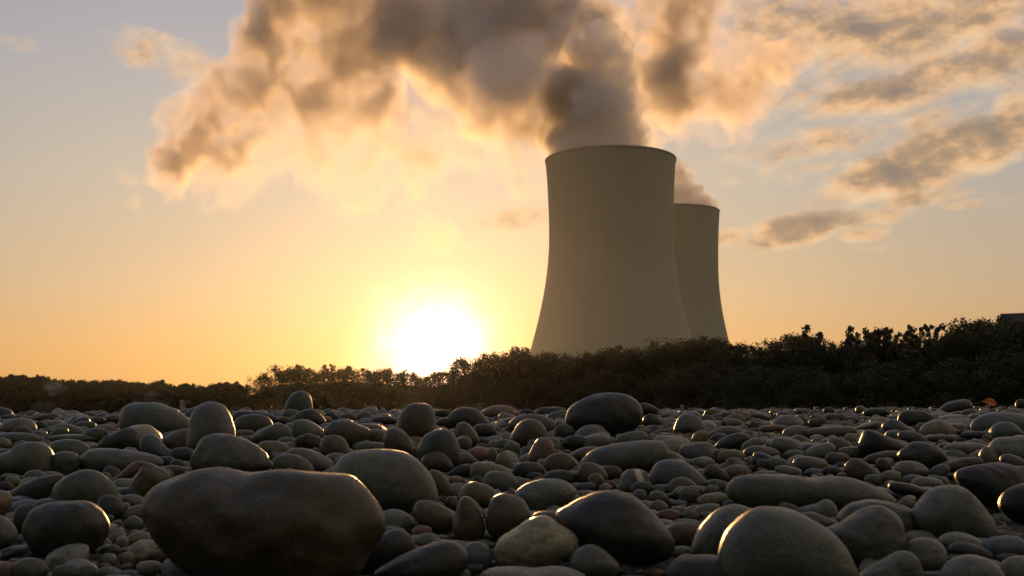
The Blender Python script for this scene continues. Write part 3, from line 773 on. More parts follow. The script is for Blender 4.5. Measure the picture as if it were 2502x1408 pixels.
def ground_hit(px, py):
    d = ray(px, py); lo, hi = 0.4, 8.55
    f = lambda y: EYE + d[2]*(y/d[1]) - bar_z(d[0]*y/d[1], y)
    if f(hi) > 0: return hi
    for _ in range(40):
        mid = (lo+hi)/2
        if f(mid) > 0: lo = mid
        else: hi = mid
    return lo

REG = {'A': (0, 900), 'B': (800, 900), 'C': (1652, 900)}; ZF = 850/2356
STONES = []      # (object, bounding pixels, short name) of every single stone
FOOT = []        # footprints x, y, rx, ry for filling the gaps
seed_ = [100]
def S(reg, shape, tone, label, short=None, T=0.42, y0=None, amp=0.05, level=None, mat=None, sharp=1.0):
    ox, oy = REG[reg]; seed_[0] += 1
    if isinstance(shape, tuple):
        cx, cy_, rx, ry = shape[:4]; rot = math.radians(shape[4]) if len(shape) > 4 else 0
        R = random.Random(seed_[0]); e = R.uniform(2.0, 2.5); pts = []
        ph = R.uniform(0, 6.28); am = R.uniform(0.0, 0.07)
        for i in range(14):
            a = 2*math.pi*i/14; ca, sa = math.cos(a), math.sin(a)
            x = rx*math.copysign(abs(ca)**(2/e), ca); y = ry*math.copysign(abs(sa)**(2/e), sa)
            k = 1+am*math.sin(2*a+ph)+am*0.7*math.sin(3*a-ph)
            x, y = x*k, y*k
            pts.append((cx+x*math.cos(rot)-y*math.sin(rot), cy_+x*math.sin(rot)+y*math.cos(rot)))
    else: pts = shape
    px = [(ox+x*ZF, oy+y*ZF) for x, y in pts]
    xs = [p[0] for p in px]; ys = [p[1] for p in px]
    c, rf = polar(px)
    wpx, hpx = max(xs)-min(xs), max(ys)-min(ys)
    yb = max(ys) if y0 is None else oy+y0*ZF
    D = ground_hit(c[0], yb)
    sc = D/FPX*1.0
    W = at_y(min(c[0]+1, 5000), c[1], D); C = at_y(c[0], c[1], D)
    # metres per pixel on the upright plane y = D
    ex = at_y(c[0]+1, c[1], D)-C; ez = at_y(c[0], c[1]-1, D)-C
    lv = level or (5 if wpx > 180 else 4 if wpx > 60 else 3)
    v, F = ico(lv)
    v = v.copy()
    th = np.arctan2(-v[:, 2], v[:, 0])      # picture y runs down
    s = np.hypot(v[:, 0], v[:, 2])
    s2 = s**(0.92/sharp)
    r = rf(th)
    X = r*np.cos(th)*s2; Yp = r*np.sin(th)*s2
    half = T*math.sqrt(wpx*max(hpx, wpx*0.35))*ex[0]*1.05
    V = np.zeros_like(v)
    V[:, 0] = X*ex[0] + (-Yp)*ez[0]; V[:, 2] = -Yp*ez[2] + X*ex[2]
    yy = v[:, 1]
    V[:, 1] = half*np.sign(yy)*np.abs(yy)**0.95
    size = math.sqrt(wpx*hpx)*ex[0]
    nrm = V/np.maximum(1e-9, np.linalg.norm(V, axis=1))[:, None]
    V = V + nrm*(lumps(V, size, amp, seed_[0], 4 if wpx > 90 else 3)*np.minimum(1.0, 0.35+0.9*np.abs(yy)))[:, None]
    if lv >= 5:                              # worn hollows, pits and low ridges on the large stones
        R = Vector((seed_[0]*1.7, seed_[0]*0.9, 3.1)); k1 = 2.6/size; k2 = 8.0/size
        hh = np.array([abs(mnoise.noise(Vector(q)*k1+R))*-0.9 + mnoise.noise(Vector(q)*k2+R)*0.22 for q in V])
        V = V + nrm*((hh+0.2)*amp*size*0.55)[:, None]
    me = fast_mesh('river_stone', V, F, mat or mSt)
    o = bpy.data.objects.new('river_stone', me); COL.objects.link(o); o.location = tuple(C)
    j = random.Random(seed_[0]*7); base = TONE[tone]; k = j.uniform(0.85, 1.18)
    o.color = (base[0]*k*j.uniform(.96, 1.05), base[1]*k, base[2]*k*j.uniform(.93, 1.05), 1)
    tag(o, label, 'stone', 'single stones of the gravel bar')
    FOOT.append((C[0], C[1], wpx*ex[0]/2, half, C[2]+ez[2]*hpx/2, D))
    STONES.append((o, (min(xs), min(ys), max(xs), max(ys)), short, tone, D))
    return o
# ---- left third
S('A', [(990,960),(1010,880),(1070,800),(1150,735),(1260,685),(1400,665),(1560,678),(1650,698),(1800,697),(2000,702),(2200,712),(2340,722),(2420,770),(2500,860),(2560,950),(2580,1030),(2555,1110),(2480,1230),(2380,1400),(2150,1500),(1700,1520),(1350,1420),(1160,1250),(1040,1090)], 'b', 'huge lumpy brown boulder, biggest stone of all, glowing along its flat top', 'huge lumpy boulder', T=0.36, amp=0.075, level=6)
S('A', [(185,1080),(205,1000),(250,940),(330,910),(480,900),(600,905),(670,940),(715,1000),(735,1060),(715,1140),(620,1240),(430,1300),(260,1260),(195,1160)], 'd', 'dark boxy boulder with rounded corners and a lit right shoulder', 'dark boxy boulder')
S('A', [(360,890),(375,800),(430,740),(520,695),(600,685),(690,710),(760,770),(787,830),(780,890),(720,960),(570,985),(410,960)], 'n', 'smooth grey-green dome right behind the dark boxy boulder', 'grey-green dome')
S('A', (745,945,92,85), 'd', 'dark egg squeezed between the dark boxy boulder and the huge lumpy boulder', amp=0.03)
S('A', [(97,1020),(110,950),(150,922),(220,920),(260,940),(250,1020),(235,1100),(180,1140),(120,1120)], 'd', 'dark upright stone leaning on the left side of the dark boxy boulder')
S('A', (325,930,85,48), 'g', 'small grey hump peeping over the top left of the dark boxy boulder', y0=1010)
S('A', (-10,920,90,98), 't', 'tan round stone cut by the picture edge with a glowing orange rim', 'tan round stone')
S('A', (-20,1110,132,112), 'g', 'grey pitted stone below the tan round stone at the picture edge')
S('A', [(60,870),(100,820),(200,770),(330,725),(420,718),(432,760),(390,840),(345,900),(200,930),(80,905)], 'd', 'dark wedge with a pale slanting upper face left of the grey-green dome', 'dark wedge')
S('A', (180,980,120,95), 'u', 'pale bluish stone in the gap behind the dark upright one', y0=1000)
S('A', (35,808,58,42,5), 'k', 'black pebble with a lit tip above the tan round stone')
S('A', (85,772,55,42), 'y', 'small pale rounded stone behind the black pebble at the left edge')
S('A', (70,738,72,26), 'l', 'thin pale slab at the left edge below the broad green hump')
S('A', (240,738,78,52), 'g', 'flat grey stone behind the dark wedge')
S('A', [(-60,640),(-20,590),(60,560),(130,510),(220,495),(300,510),(345,560),(362,640),(350,710),(250,745),(60,735),(-60,705)], 'n', 'broad green-grey hump at the left picture edge', 'broad green hump')
S('A', (440,650,100,85), 'n', 'dim green stone between the broad green hump and the long low stone')
S('A', [(325,560),(350,505),(420,482),(520,485),(590,520),(612,570),(570,625),(420,640),(340,610)], 'n', 'wide rounded green-grey stone behind the broad green hump', 'wide rounded green stone')
S('A', [(525,630),(570,575),(640,545),(760,545),(900,555),(1020,580),(1090,610),(1085,670),(900,725),(700,720),(575,695)], 'g', 'long low grey stone with a smooth back left of the cracked boulder', 'long low stone')
S('A', [(665,515),(720,460),(800,425),(850,405),(910,412),(940,450),(945,520),(900,570),(760,580),(680,560)], 'd', 'dark two-lobed stone in front of the big slanted boulder', 'dark two-lobed stone')
S('A', [(950,520),(965,465),(1015,445),(1060,460),(1100,510),(1150,590),(1100,625),(1000,610),(955,570)], 'u', 'upright blue-grey stone leaning right beside the dark two-lobed one', 'upright blue stone')
S('A', [(1100,500),(1160,440),(1230,412),(1280,412),(1300,500),(1250,580),(1160,570)], 'g', 'grey wedge tucked against the left of the thumb-shaped boulder')
S('A', [(820,420),(818,320),(840,265),(900,235),(1000,230),(1090,240),(1180,275),(1250,320),(1295,360),(1295,420),(1200,480),(1080,505),(950,495),(850,465)], 'n', 'big slanted boulder on the skyline, flat-topped and falling to the right', 'big slanted boulder', amp=0.04)
S('A', [(1270,560),(1283,430),(1293,330),(1330,265),(1390,232),(1450,228),(1510,250),(1550,305),(1572,370),(1592,450),(1575,540),(1440,600),(1310,600)], 'g', 'thumb-shaped upright boulder standing on the skyline', 'thumb-shaped boulder', amp=0.03)
S('A', [(1250,320),(1280,280),(1330,258),(1400,245),(1450,300),(1420,360),(1300,370)], 'g', 'pale stone half hidden behind the thumb-shaped boulder, on its left', y0=400)
S('A', [(1300,620),(1335,550),(1380,490),(1430,455),(1520,443),(1600,460),(1700,500),(1780,555),(1825,620),(1820,690),(1650,730),(1450,725),(1320,680)], 'g', 'big grey boulder with a cracked humped top below the thumb-shaped boulder', 'cracked boulder', amp=0.07, level=5)
S('A', [(1265,695),(1310,645),(1370,605),(1410,600),(1430,625),(1400,660),(1330,695),(1290,715)], 'w', 'slim white-tipped stone poking up behind the huge lumpy boulder')
S('A', (1500,640,95,45), 'd', 'flat dark stone behind the huge lumpy boulder, under the cracked one')
S('A', (1120,637,67,42), 'd', 'small dark dome left of the slim white-tipped stone')
S('A', (1205,662,60,42,10), 'd', 'small dark pebble touching the slim white-tipped stone')
S('A', (1155,700,92,45), 'b', 'low brown stone between the rugged knob and the slim white-tipped stone')
S('A', [(795,745),(850,680),(900,640),(950,625),(980,640),(965,700),(900,765),(830,785)], 'r', 'reddish brown stone tilted up to the right below the long low stone')
S('A', [(888,800),(910,720),(960,660),(1000,635),(1050,655),(1110,690),(1155,740),(1110,800),(1010,890),(920,885)], 'b', 'rugged knobbly brown stone touching the left of the huge lumpy boulder', 'rugged knob', amp=0.13)
S('A', (1230,590,82,58), 'd', 'dim rounded stone in the hollow left of the cracked boulder')
S('A', [(1730,545),(1770,500),(1850,490),(1920,505),(1960,550),(1900,610),(1780,610)], 'y', 'pale rounded stone on the right shoulder of the cracked boulder')
S('A', [(1685,490),(1750,430),(1820,390),(1900,378),(1960,400),(1978,460),(1940,520),(1800,525)], 'n', 'smooth grey-green stone behind the cracked boulder', 'smooth green stone')
S('A', [(1975,405),(1985,360),(2030,343),(2090,355),(2160,395),(2202,440),(2175,500),(2080,510),(1995,470)], 'l', 'light grey egg lying slanted below the dark tilted stone', 'light slanted egg')
S('A', [(1575,390),(1600,340),(1660,315),(1740,308),(1810,330),(1842,380),(1810,440),(1680,455),(1595,430)], 'b', 'brown loaf with a lit upper edge right of the thumb-shaped boulder', 'brown loaf')
S('A', [(1560,340),(1590,295),(1650,283),(1760,295),(1860,320),(1895,350),(1850,385),(1700,390),(1580,370)], 'd', 'dark flat ridge stone on the skyline behind the brown loaf', amp=0.06)
S('A', [(1922,310),(1940,230),(1975,180),(2020,155),(2060,155),(2095,180),(2112,230),(2114,310),(2060,350),(1960,350)], 'n', 'lone dome boulder standing up against the wood, apart from the rest', 'lone dome boulder', amp=0.02)
S('A', [(1978,360),(2010,310),(2070,280),(2130,278),(2175,310),(2210,370),(2150,415),(2040,410)], 'd', 'dark tilted stone in front of the lone dome boulder', 'dark tilted stone')
S('A', [(2200,330),(2215,300),(2245,295),(2280,315),(2290,345),(2250,365)], 'd', 'small two-coloured stone with a bright rim right of the dark tilted one')
S('A', [(2140,350),(2175,330),(2225,325),(2245,345),(2230,385),(2190,395),(2160,380)], 'p', 'small pink translucent stone leaning on the dark tilted one')
S('A', [(1855,630),(1880,585),(1950,575),(2030,590),(2100,640),(2128,710),(2000,745),(1870,710)], 'b', 'rounded brown stone between the cracked boulder and the huge lumpy one')
S('A', [(1915,590),(1980,545),(2080,548),(2180,580),(2260,640),(2285,700),(2150,715),(2000,650)], 'g', 'flat grey stone with mottled face under the light slanted egg')
S('A', (1797,658,64,28), 'l', 'small pale pebble at the right foot of the cracked boulder')
S('A', (2330,650,75,55), 'g', 'grey stone filling the gap left of the large smooth dome')
S('A', (945,1152,76,48,-8), 't', 'tan pebble in the hollow between the boxy and the huge lumpy boulder')
S('A', [(815,1070),(870,1020),(920,1005),(940,1030),(900,1065),(850,1085)], 'r', 'small red stone in the hollow right of the dark boxy boulder')
S('A', (830,1182,42,48), 'l', 'small pale upright pebble beside the tan one in the hollow')
S('A', (862,1292,52,44), 'y', 'yellowish round pebble below the pale upright one in the hollow')
S('A', (735,1300,62,44), 'g', 'grey pebble under the right corner of the dark boxy boulder')
S('A', (1092,1275,55,50), 'b', 'brown pebble against the shaded foot of the huge lumpy boulder')
S('A', (745,1232,72,38), 'n', 'dim pebble right below the lit shoulder of the dark boxy boulder')
S('A', [(1100,1340),(1150,1285),(1240,1265),(1330,1265),(1400,1300),(1425,1375),(1400,1450),(1250,1480),(1120,1430)], 'l', 'pale flat cobble at the bottom before the huge lumpy boulder', 'pale flat cobble')
S('A', (1005,1352,88,48), 'l', 'pale oval pebble just left of the pale flat cobble')
S('A', (205,1362,122,78), 'g', 'rounded grey stone at the bottom under the dark boxy boulder')
S('A', (42,1375,66,68), 'p', 'pinkish stone in the lower left corner')
S('A', (455,1385,92,55,-12), 'n', 'dim angular pebble at the bottom, right of the rounded grey one', amp=0.1)
S('A', (592,1385,82,50), 'g', 'rough grey pebble at the bottom below the boxy boulder, beside the dim angular one', amp=0.1)
S('A', (230,1405,56,34), 'l', 'small light pebble before the rounded grey stone at the bottom edge')
S('A', (872,1402,62,38), 'u', 'small bluish pebble at the bottom edge left of the pale oval one')
S('A', (910,1050,60,50,20), 'g', 'grey pebble behind the small red stone')
S('A', [(835,1010),(870,955),(940,925),(1000,940),(1010,1000),(930,1030)], 'y', 'pale curved stone tucked under the left end of the huge lumpy boulder')
S('A', [(0,400),(40,355),(120,335),(200,345),(240,390),(230,440),(110,455),(10,440)], 'l', 'pale wide stone at the left edge, far back', 'pale wide stone')
S('A', (275,392,50,32), 'd', 'small dark stone right of the pale wide stone at the left edge')
S('A', [(355,430),(380,385),(440,373),(520,395),(590,440),(560,475),(420,480)], 'n', 'sloping dark green stone behind the stone with the lit tip')
S('A', [(320,470),(370,420),(410,398),(450,400),(462,430),(430,470),(370,500)], 'n', 'slanting stone with a lit tip behind the wide rounded green stone')
S('A', (580,390,70,34), 'n', 'low dark hump far left, between the sloping green stone and the skyline')
S('A', [(548,470),(590,420),(650,403),(720,420),(730,480),(650,510),(570,505)], 'n', 'dim round stone just left of the dark two-lobed one')
S('A', (750,418,40,32), 't', 'small stone with a glowing side between the dim round and the slanted boulder')
S('A', (190,346,62,24), 'g', 'flat stone behind the pale wide one at the far left')
S('A', (60,332,57,20), 'u', 'small bluish stone on the far left horizon')
S('A', (660,360,55,30), 'd', 'dark small stone far back, left of the big slanted boulder')
S('A', (100,482,165,48), 'n', 'wide low stone at the left edge, just above the broad green hump')
S('A', (25,512,58,38,15), 't', 'tan stone with an orange rim at the left edge above the broad green hump')
S('A', (500,478,190,34), 'n', 'very long low stone behind the wide rounded green one')
S('A', (700,538,92,26), 'y', 'thin pale stone lying under the dark two-lobed one')
S('A', (790,345,78,30), 'g', 'low grey stone touching the left side of the big slanted boulder')
S('A', (1655,442,72,28), 'g', 'low dim stone between the brown loaf and the smooth green stone')
S('A', (870,855,90,45), 'd', 'dark low stone below the rugged knob')
S('A', (905,905,92,48,10), 'l', 'pale flat stone in front of the rugged knob')
S('A', (1905,355,65,28), 'b', 'small brown stone between the brown loaf and the dark tilted one')
S('A', (1745,312,70,24), 'g', 'thin skyline stone overlapping the dark flat ridge stone')
# ---- middle third
S('B', [(35,720),(80,620),(150,575),(260,550),(400,545),(520,565),(610,615),(680,680),(720,750),(748,850),(745,920),(620,975),(430,985),(300,960),(180,880),(80,800)], 'g', 'large smooth grey dome right of the huge lumpy boulder', 'large smooth dome', amp=0.025, level=5)
S('B', (300,545,112,46), 'n', 'pale-edged flat stone just behind the large smooth dome')
S('B', (315,475,85,65), 'b', 'dark rounded stone behind the flat one, left of the brown hump')
S('B', [(380,480),(410,415),(460,400),(520,430),(580,500),(602,580),(530,625),(420,590)], 'b', 'brown hump directly left of the dark egg', 'brown hump')
S('B', [(445,470),(470,370),(500,300),(550,250),(620,233),(690,245),(725,290),(740,380),(742,470),(630,520),(490,510)], 'b', 'tall dome on the skyline straight below the sun', 'dome below the sun', amp=0.03)
S('B', [(600,560),(640,470),(700,425),(770,407),(840,430),(880,490),(905,580),(895,660),(790,705),(650,670)], 'd', 'dark egg-shaped boulder just right of the line below the sun', 'dark egg')
S('B', [(630,630),(660,585),(735,556),(800,570),(850,640),(845,690),(740,715),(650,690)], 'b', 'brown stone in front of the dark egg')
S('B', [(805,350),(850,290),(910,262),(980,265),(1040,295),(1090,350),(1112,400),(1000,435),(860,410)], 'd', 'dark broad hump on the skyline right of the dome below the sun', 'dark skyline hump')
S('B', (822,375,82,45), 'd', 'low dark stone before the dark skyline hump, on its left')
S('B', [(860,470),(870,390),(910,362),(960,375),(1010,440),(1030,510),(960,545),(890,525)], 'b', 'brownish upright stone right of the dark egg')
S('B', (1060,430,82,55), 'd', 'dark low stone under the right side of the dark skyline hump')
S('B', [(1038,310),(1090,265),(1170,248),(1240,255),(1272,290),(1255,345),(1120,350)], 'p', 'flat pinkish stone on the skyline between the dark hump and the dark oval', 'flat pink skyline stone')
S('B', (1350,302,52,24), 'd', 'small dark stone on the skyline left of the dark oval one')
S('B', (1515,300,106,42), 'd', 'dark oval stone on the skyline just left of the balanced boulder', 'dark skyline oval')
S('B', [(1615,335),(1640,270),(1720,210),(1830,175),(1930,167),(2040,185),(2110,240),(2134,310),(2112,385),(2040,445),(1940,485),(1800,460),(1690,425),(1630,385)], 'd', 'big dark oval boulder with a wrinkled glossy face balanced above the others', 'balanced boulder', amp=0.05, level=5)
S('B', [(1228,395),(1260,340),(1330,312),(1430,310),(1510,340),(1562,385),(1520,450),(1350,450)], 'g', 'grey wedge-shaped stone left of the balanced boulder')
S('B', [(1238,490),(1270,410),(1320,355),(1380,342),(1440,365),(1482,420),(1492,490),(1410,550),(1280,540)], 'b', 'dark brown dome in front of the grey wedge, left of the balanced boulder', 'dark brown dome')
S('B', (1235,422,33,30), 'd', 'little dark pebble touching the left of the dark brown dome')
S('B', (1605,440,72,60), 'd', 'dark rounded stone at the left foot of the balanced boulder')
S('B', [(1352,630),(1385,540),(1420,480),(1465,465),(1510,475),(1535,530),(1538,600),(1500,665),(1400,670)], 'p', 'pink egg standing upright with a brightly glowing left edge', 'glowing pink egg')
S('B', [(1138,645),(1155,590),(1190,563),(1230,575),(1254,640),(1245,700),(1165,705)], 't', 'small pale egg standing upright left of the glowing pink egg', 'small pale egg')
S('B', (1117,595,38,60), 'g', 'narrow grey pebble on end left of the small pale egg')
S('B', (1020,578,72,50), 'p', 'pale pink rounded stone below the brownish upright one')
S('B', [(1128,530),(1150,490),(1210,480),(1270,495),(1300,535),(1240,570),(1150,565)], 'n', 'green-grey flat stone above the small pale egg')
S('B', (1252,542,56,46), 'y', 'yellowish stone nestled behind the small pale egg')
S('B', (935,615,65,46), 'g', 'grey pebble between the dark egg and the pale pink stone')
S('B', (1360,695,112,62), 'd', 'flat dark stone at the foot of the glowing pink egg')
S('B', [(1465,660),(1490,600),(1550,575),(1630,580),(1680,625),(1697,680),(1640,725),(1520,720)], 'b', 'round reddish-brown stone between the glowing pink egg and the long loaf', 'round reddish stone')
S('B', [(1708,660),(1760,580),(1850,530),(1980,500),(2120,485),(2250,495),(2312,550),(2312,630),(2200,695),(2000,725),(1800,710)], 'g', 'long smooth loaf-shaped grey boulder below the balanced one', 'long loaf boulder', amp=0.03)
S('B', (1795,512,120,54,-10), 'n', 'grey-green oval in front of the balanced boulder', 'grey-green oval')
S('B', (1680,512,88,60), 'd', 'dim dark stone left of the grey-green oval')
S('B', (1760,580,112,48,-8), 'y', 'flat yellowish stone between the loaf boulder and the grey-green oval')
S('B', [(1695,700),(1720,645),(1780,635),(1850,660),(1898,720),(1890,780),(1800,800),(1715,765)], 'b', 'brown rounded stone at the left end of the long loaf boulder')
S('B', (1915,718,82,58), 'd', 'dark flat stone under the middle of the long loaf boulder')
S('B', [(962,700),(990,645),(1060,635),(1150,650),(1230,690),(1252,750),(1110,790),(980,755)], 'y', 'pale stone with an orange tint behind the streaked oval')
S('B', (1172,772,117,74,8), 'g', 'streaked grey oval left of the pale pillow stone', 'streaked oval')
S('B', [(805,730),(850,680),(920,652),(985,655),(980,720),(900,750)], 'd', 'dark flat pointed stone right of the large smooth dome')
S('B', (870,764,64,34), 'p', 'low pinkish stone under the dark pointed one')
S('B', (720,668,58,40), 'b', 'small brown stone on the right shoulder of the large smooth dome')
S('B', [(680,700),(740,688),(800,730),(832,795),(815,885),(745,905),(695,820)], 'b', 'brown stone wedged against the right flank of the large smooth dome')
S('B', (872,832,68,58), 'l', 'light grey pebble left of the brown saddle-backed dome')
S('B', [(878,885),(920,800),(980,770),(1060,780),(1130,820),(1172,870),(1130,935),(960,950)], 'b', 'brown dome behind the narrow upright stone', 'brown saddle dome')
S('B', [(1262,865),(1320,800),(1420,755),(1520,740),(1610,755),(1670,800),(1692,845),(1640,905),(1500,975),(1390,995),(1310,945)], 'l', 'large pale blue-grey pillow stone with fine wrinkles, palest of the middle', 'pale pillow stone', amp=0.05)
S('B', (1335,785,66,38), 'l', 'light flat pebble at the upper left of the pale pillow stone')
S('B', (1580,745,122,54), 'd', 'wide dark stone just behind the pale pillow stone')
S('B', (1405,738,54,36), 'd', 'small dark round pebble behind the pale pillow stone')
S('B', (1745,812,72,42), 'd', 'dark pebble right of the pale pillow stone')
S('B', (1822,770,60,56), 'b', 'brownish knob between the pale pillow stone and the banded stone')
S('B', (1908,795,54,36), 'r', 'small reddish pebble left of the banded stone')
S('B', [(1968,810),(1990,730),(2030,690),(2090,680),(2150,695),(2172,740),(2155,800),(2080,850),(1990,845)], 'g', 'grey stone crossed by one pale quartz band', 'banded stone', mat=mVein)
S('B', [(2178,735),(2220,650),(2290,620),(2380,618),(2450,650),(2530,720),(2562,800),(2400,830),(2230,810)], 'u', 'smooth bluish hump right of the banded stone', 'bluish hump')
S('B', (2132,818,80,54), 'd', 'dark pebble leaning on the foot of the banded stone')
S('B', (2252,826,72,40), 'g', 'grey pebble, top one of the little heap under the bluish hump')
S('B', (2242,880,72,46), 'g', 'rounded pebble, middle one of the little heap under the bluish hump')
S('B', (2118,862,47,42), 'u', 'small bluish pebble at the left of the little heap under the bluish hump')
S('B', (2240,945,67,52), 'g', 'smooth pebble, lowest of the little heap under the bluish hump')
S('B', [(2220,1000),(2260,965),(2340,955),(2400,985),(2380,1040),(2280,1045)], 'r', 'reddish brown pebble below the little heap, right of the black-brown boulder')
S('B', [(576,960),(600,905),(650,888),(720,895),(800,940),(872,995),(860,1090),(770,1125),(660,1080),(590,1020)], 'b', 'brown egg lying before the large smooth dome, with a glowing upper edge', 'brown egg')
S('B', [(850,1060),(880,930),(910,880),(950,873),(1000,900),(1040,960),(1068,1050),(1060,1140),(970,1190),(875,1150)], 'b', 'narrow upright stone with a bright spot on its right shoulder', 'narrow upright stone')
S('B', [(1075,1000),(1110,890),(1160,855),(1220,850),(1290,870),(1340,900),(1388,1005),(1350,1100),(1240,1190),(1120,1150),(1075,1070)], 'b', 'blunt upright stone with mottled face beside the narrow upright one', 'blunt upright stone')
S('B', [(1130,1215),(1170,1150),(1260,1100),(1340,1040),(1420,1010),(1510,1010),(1570,1060),(1650,1110),(1700,1160),(1685,1230),(1580,1300),(1460,1355),(1290,1365),(1160,1325),(1128,1265)], 'w', 'white quartz cobble, brightest stone, in front of the black-brown boulder', 'white quartz cobble', amp=0.07)
S('B', [(1385,1010),(1440,970),(1530,965),(1610,1000),(1690,1080),(1740,1160),(1762,1220),(1650,1230),(1500,1110)], 'b', 'flat brown stone squeezed between the quartz cobble and the black-brown boulder', y0=1190)
S('B', [(1545,985),(1640,920),(1740,870),(1850,835),(1950,828),(2060,850),(2150,920),(2240,1010),(2315,1110),(2350,1210),(2270,1310),(2000,1330),(1750,1240),(1600,1090)], 'd', 'big black-brown boulder with a lit slanting left edge', 'black-brown boulder', amp=0.035, level=5)
S('B', [(310,1400),(420,1310),(560,1240),(700,1185),(800,1165),(880,1180),(940,1230),(960,1300),(910,1380),(720,1450),(450,1470)], 'd', 'long dark slab sloping up to the right at the bottom middle', 'long dark slab', amp=0.03)
S('B', [(190,1310),(280,1190),(380,1120),(460,1088),(530,1100),(585,1160),(592,1230),(510,1330),(340,1400),(210,1390)], 'd', 'dark stone leaning between the huge lumpy boulder and the long dark slab')
S('B', (1012,1275,108,98), 'u', 'rounded bluish stone right behind the end of the long dark slab')
S('B', [(1635,1320),(1680,1240),(1770,1195),(1850,1215),(1930,1275),(1978,1345),(1930,1420),(1780,1440),(1660,1400)], 'g', 'rounded grey stone right of the white quartz cobble', 'rounded grey stone')
S('B', [(1025,1415),(1100,1355),(1250,1345),(1400,1355),(1560,1340),(1680,1365),(1765,1415),(1700,1485),(1300,1505),(1080,1465)], 'l', 'flat pale slab along the bottom edge below the quartz cobble', 'flat pale slab')
S('B', (665,1398,58,50), 'l', 'small white pebble at the bottom edge on the long dark slab', y0=1470)
S('B', (985,1362,74,40), 'd', 'small dark pebble between the long dark slab and the flat pale slab')
S('B', (912,1402,62,44), 'g', 'little grey pebble at the bottom edge right of the long dark slab')
S('B', [(355,1010),(400,960),(480,955),(560,1000),(580,1060),(510,1110),(385,1100)], 'l', 'pale speckled stone between the huge lumpy boulder and the brown egg')
S('B', (490,1050,66,48), 't', 'rough tan pebble before the pale speckled stone', amp=0.12)
S('B', (682,1170,80,52), 'l', 'pale pebble right of the dark leaning stone')
S('B', (570,938,76,42), 'g', 'grey pebble at the foot of the large smooth dome')
S('B', (640,1110,70,50), 'p', 'pinkish pebble below the brown egg')
S('B', (845,925,50,55), 'd', 'dark pebble between the brown egg and the brown saddle dome')
S('B', (1010,700,55,30), 'd', 'small dark chip behind the pale orange-tinted stone', y0=730)
S('B', (245,380,50,24), 'd', 'small dark skyline pebble far left of the dome below the sun')
S('B', [(275,370),(310,335),(370,325),(440,330),(470,355),(440,385),(320,390)], 'd', 'dark flat skyline stone left of the dome below the sun')
S('B', [(70,340),(95,315),(140,302),(185,310),(206,345),(180,372),(100,370)], 'b', 'rounded brown stone on the skyline left of the dark flat one')
S('B', [(-20,440),(0,385),(60,357),(150,358),(220,385),(290,425),(265,515),(170,555),(50,530)], 'b', 'wide brown loaf right of the light slanted egg', 'wide brown loaf')
S('B', [(-55,530),(-30,470),(20,452),(90,465),(140,520),(155,600),(60,635),(-25,600)], 'b', 'dark reddish stone under the wide brown loaf')
S('B', (785,308,65,28), 'd', 'low skyline stone between the sun dome and the dark skyline hump', y0=345)
S('B', (2175,285,75,42,25), 'd', 'dark slanting stone close behind the right end of the balanced boulder', y0=350)
S('B', (2195,360,65,48), 'd', 'dim rounded stone right of the balanced boulder')
S('B', (2060,480,110,52,-10), 'g', 'pale stone under the right end of the balanced boulder')
# ---- right third
S('C', [(290,1300),(320,1150),(380,1060),(460,985),(560,940),(680,938),(800,965),(930,1030),(1050,1110),(1130,1200),(1195,1320),(1225,1420),(1100,1520),(600,1540),(330,1440)], 'n', 'big egg-shaped boulder with a glowing left rim, largest in the lower right', 'big glowing-rim egg', amp=0.02, level=5)
S('C', [(98,1265),(130,1130),(190,1030),(280,950),(370,918),(450,925),(535,980),(460,1100),(310,1280),(200,1315)], 'g', 'pitted grey stone behind the left side of the big glowing-rim egg', 'pitted grey stone')
S('C', [(333,830),(370,760),(450,725),(580,715),(750,722),(900,740),(1030,728),(1180,740),(1290,780),(1400,830),(1480,880),(1495,930),(1350,955),(1100,985),(800,970),(500,950),(375,900)], 'n', 'long log-shaped stone lying across, with a shallow dip in its back', 'log-shaped stone', amp=0.03, level=5, T=0.3)
S('C', [(1015,1100),(1100,1050),(1220,980),(1300,945),(1380,930),(1460,960),(1520,1020),(1547,1120),(1535,1240),(1410,1350),(1200,1350),(1070,1220)], 'g', 'shield-shaped grey stone right of the big glowing-rim egg', 'shield-shaped stone', amp=0.04)
S('C', [(1100,1040),(1140,950),(1230,905),(1350,897),(1480,910),(1580,950),(1660,1030),(1695,1110),(1570,1170),(1250,1110)], 'n', 'broad low stone behind the shield-shaped one', 'broad low stone')
S('C', [(785,960),(870,935),(950,910),(1010,882),(1060,900),(1092,960),(1087,1030),(980,1045),(860,1000)], 'g', 'small peaked stone in front of the log-shaped one', 'small peaked stone')
S('C', [(830,990),(920,975),(1010,1005),(1100,1045),(1090,1100),(980,1110),(870,1060)], 'g', 'flat stone wedged between the small peaked one and the big glowing-rim egg')
S('C', [(1605,1000),(1660,890),(1740,815),(1830,790),(1930,800),(2010,850),(2090,950),(2145,1070),(2110,1180),(1850,1190),(1670,1110)], 'g', 'dark grey mound below the black boulder with the bright glint', 'dark grey mound', level=5)
S('C', [(1893,725),(1930,680),(2020,650),(2150,640),(2260,655),(2340,710),(2395,800),(2355,910),(2200,945),(2040,915),(1930,810)], 'k', 'black boulder with a bright glint on its left tip', 'glinting black boulder', y0=1030)
S('C', [(2190,940),(2230,830),(2330,780),(2450,770),(2500,900),(2460,1070),(2300,1050)], 'k', 'black rounded boulder cut by the right picture edge', y0=1120)
S('C', [(1438,800),(1470,770),(1550,775),(1650,800),(1745,832),(1725,900),(1600,885),(1480,845)], 'k', 'flat black slab lying left of the dark grey mound', 'flat black slab')
S('C', (1700,785,108,48), 'l', 'pale rounded stone behind the flat black slab')
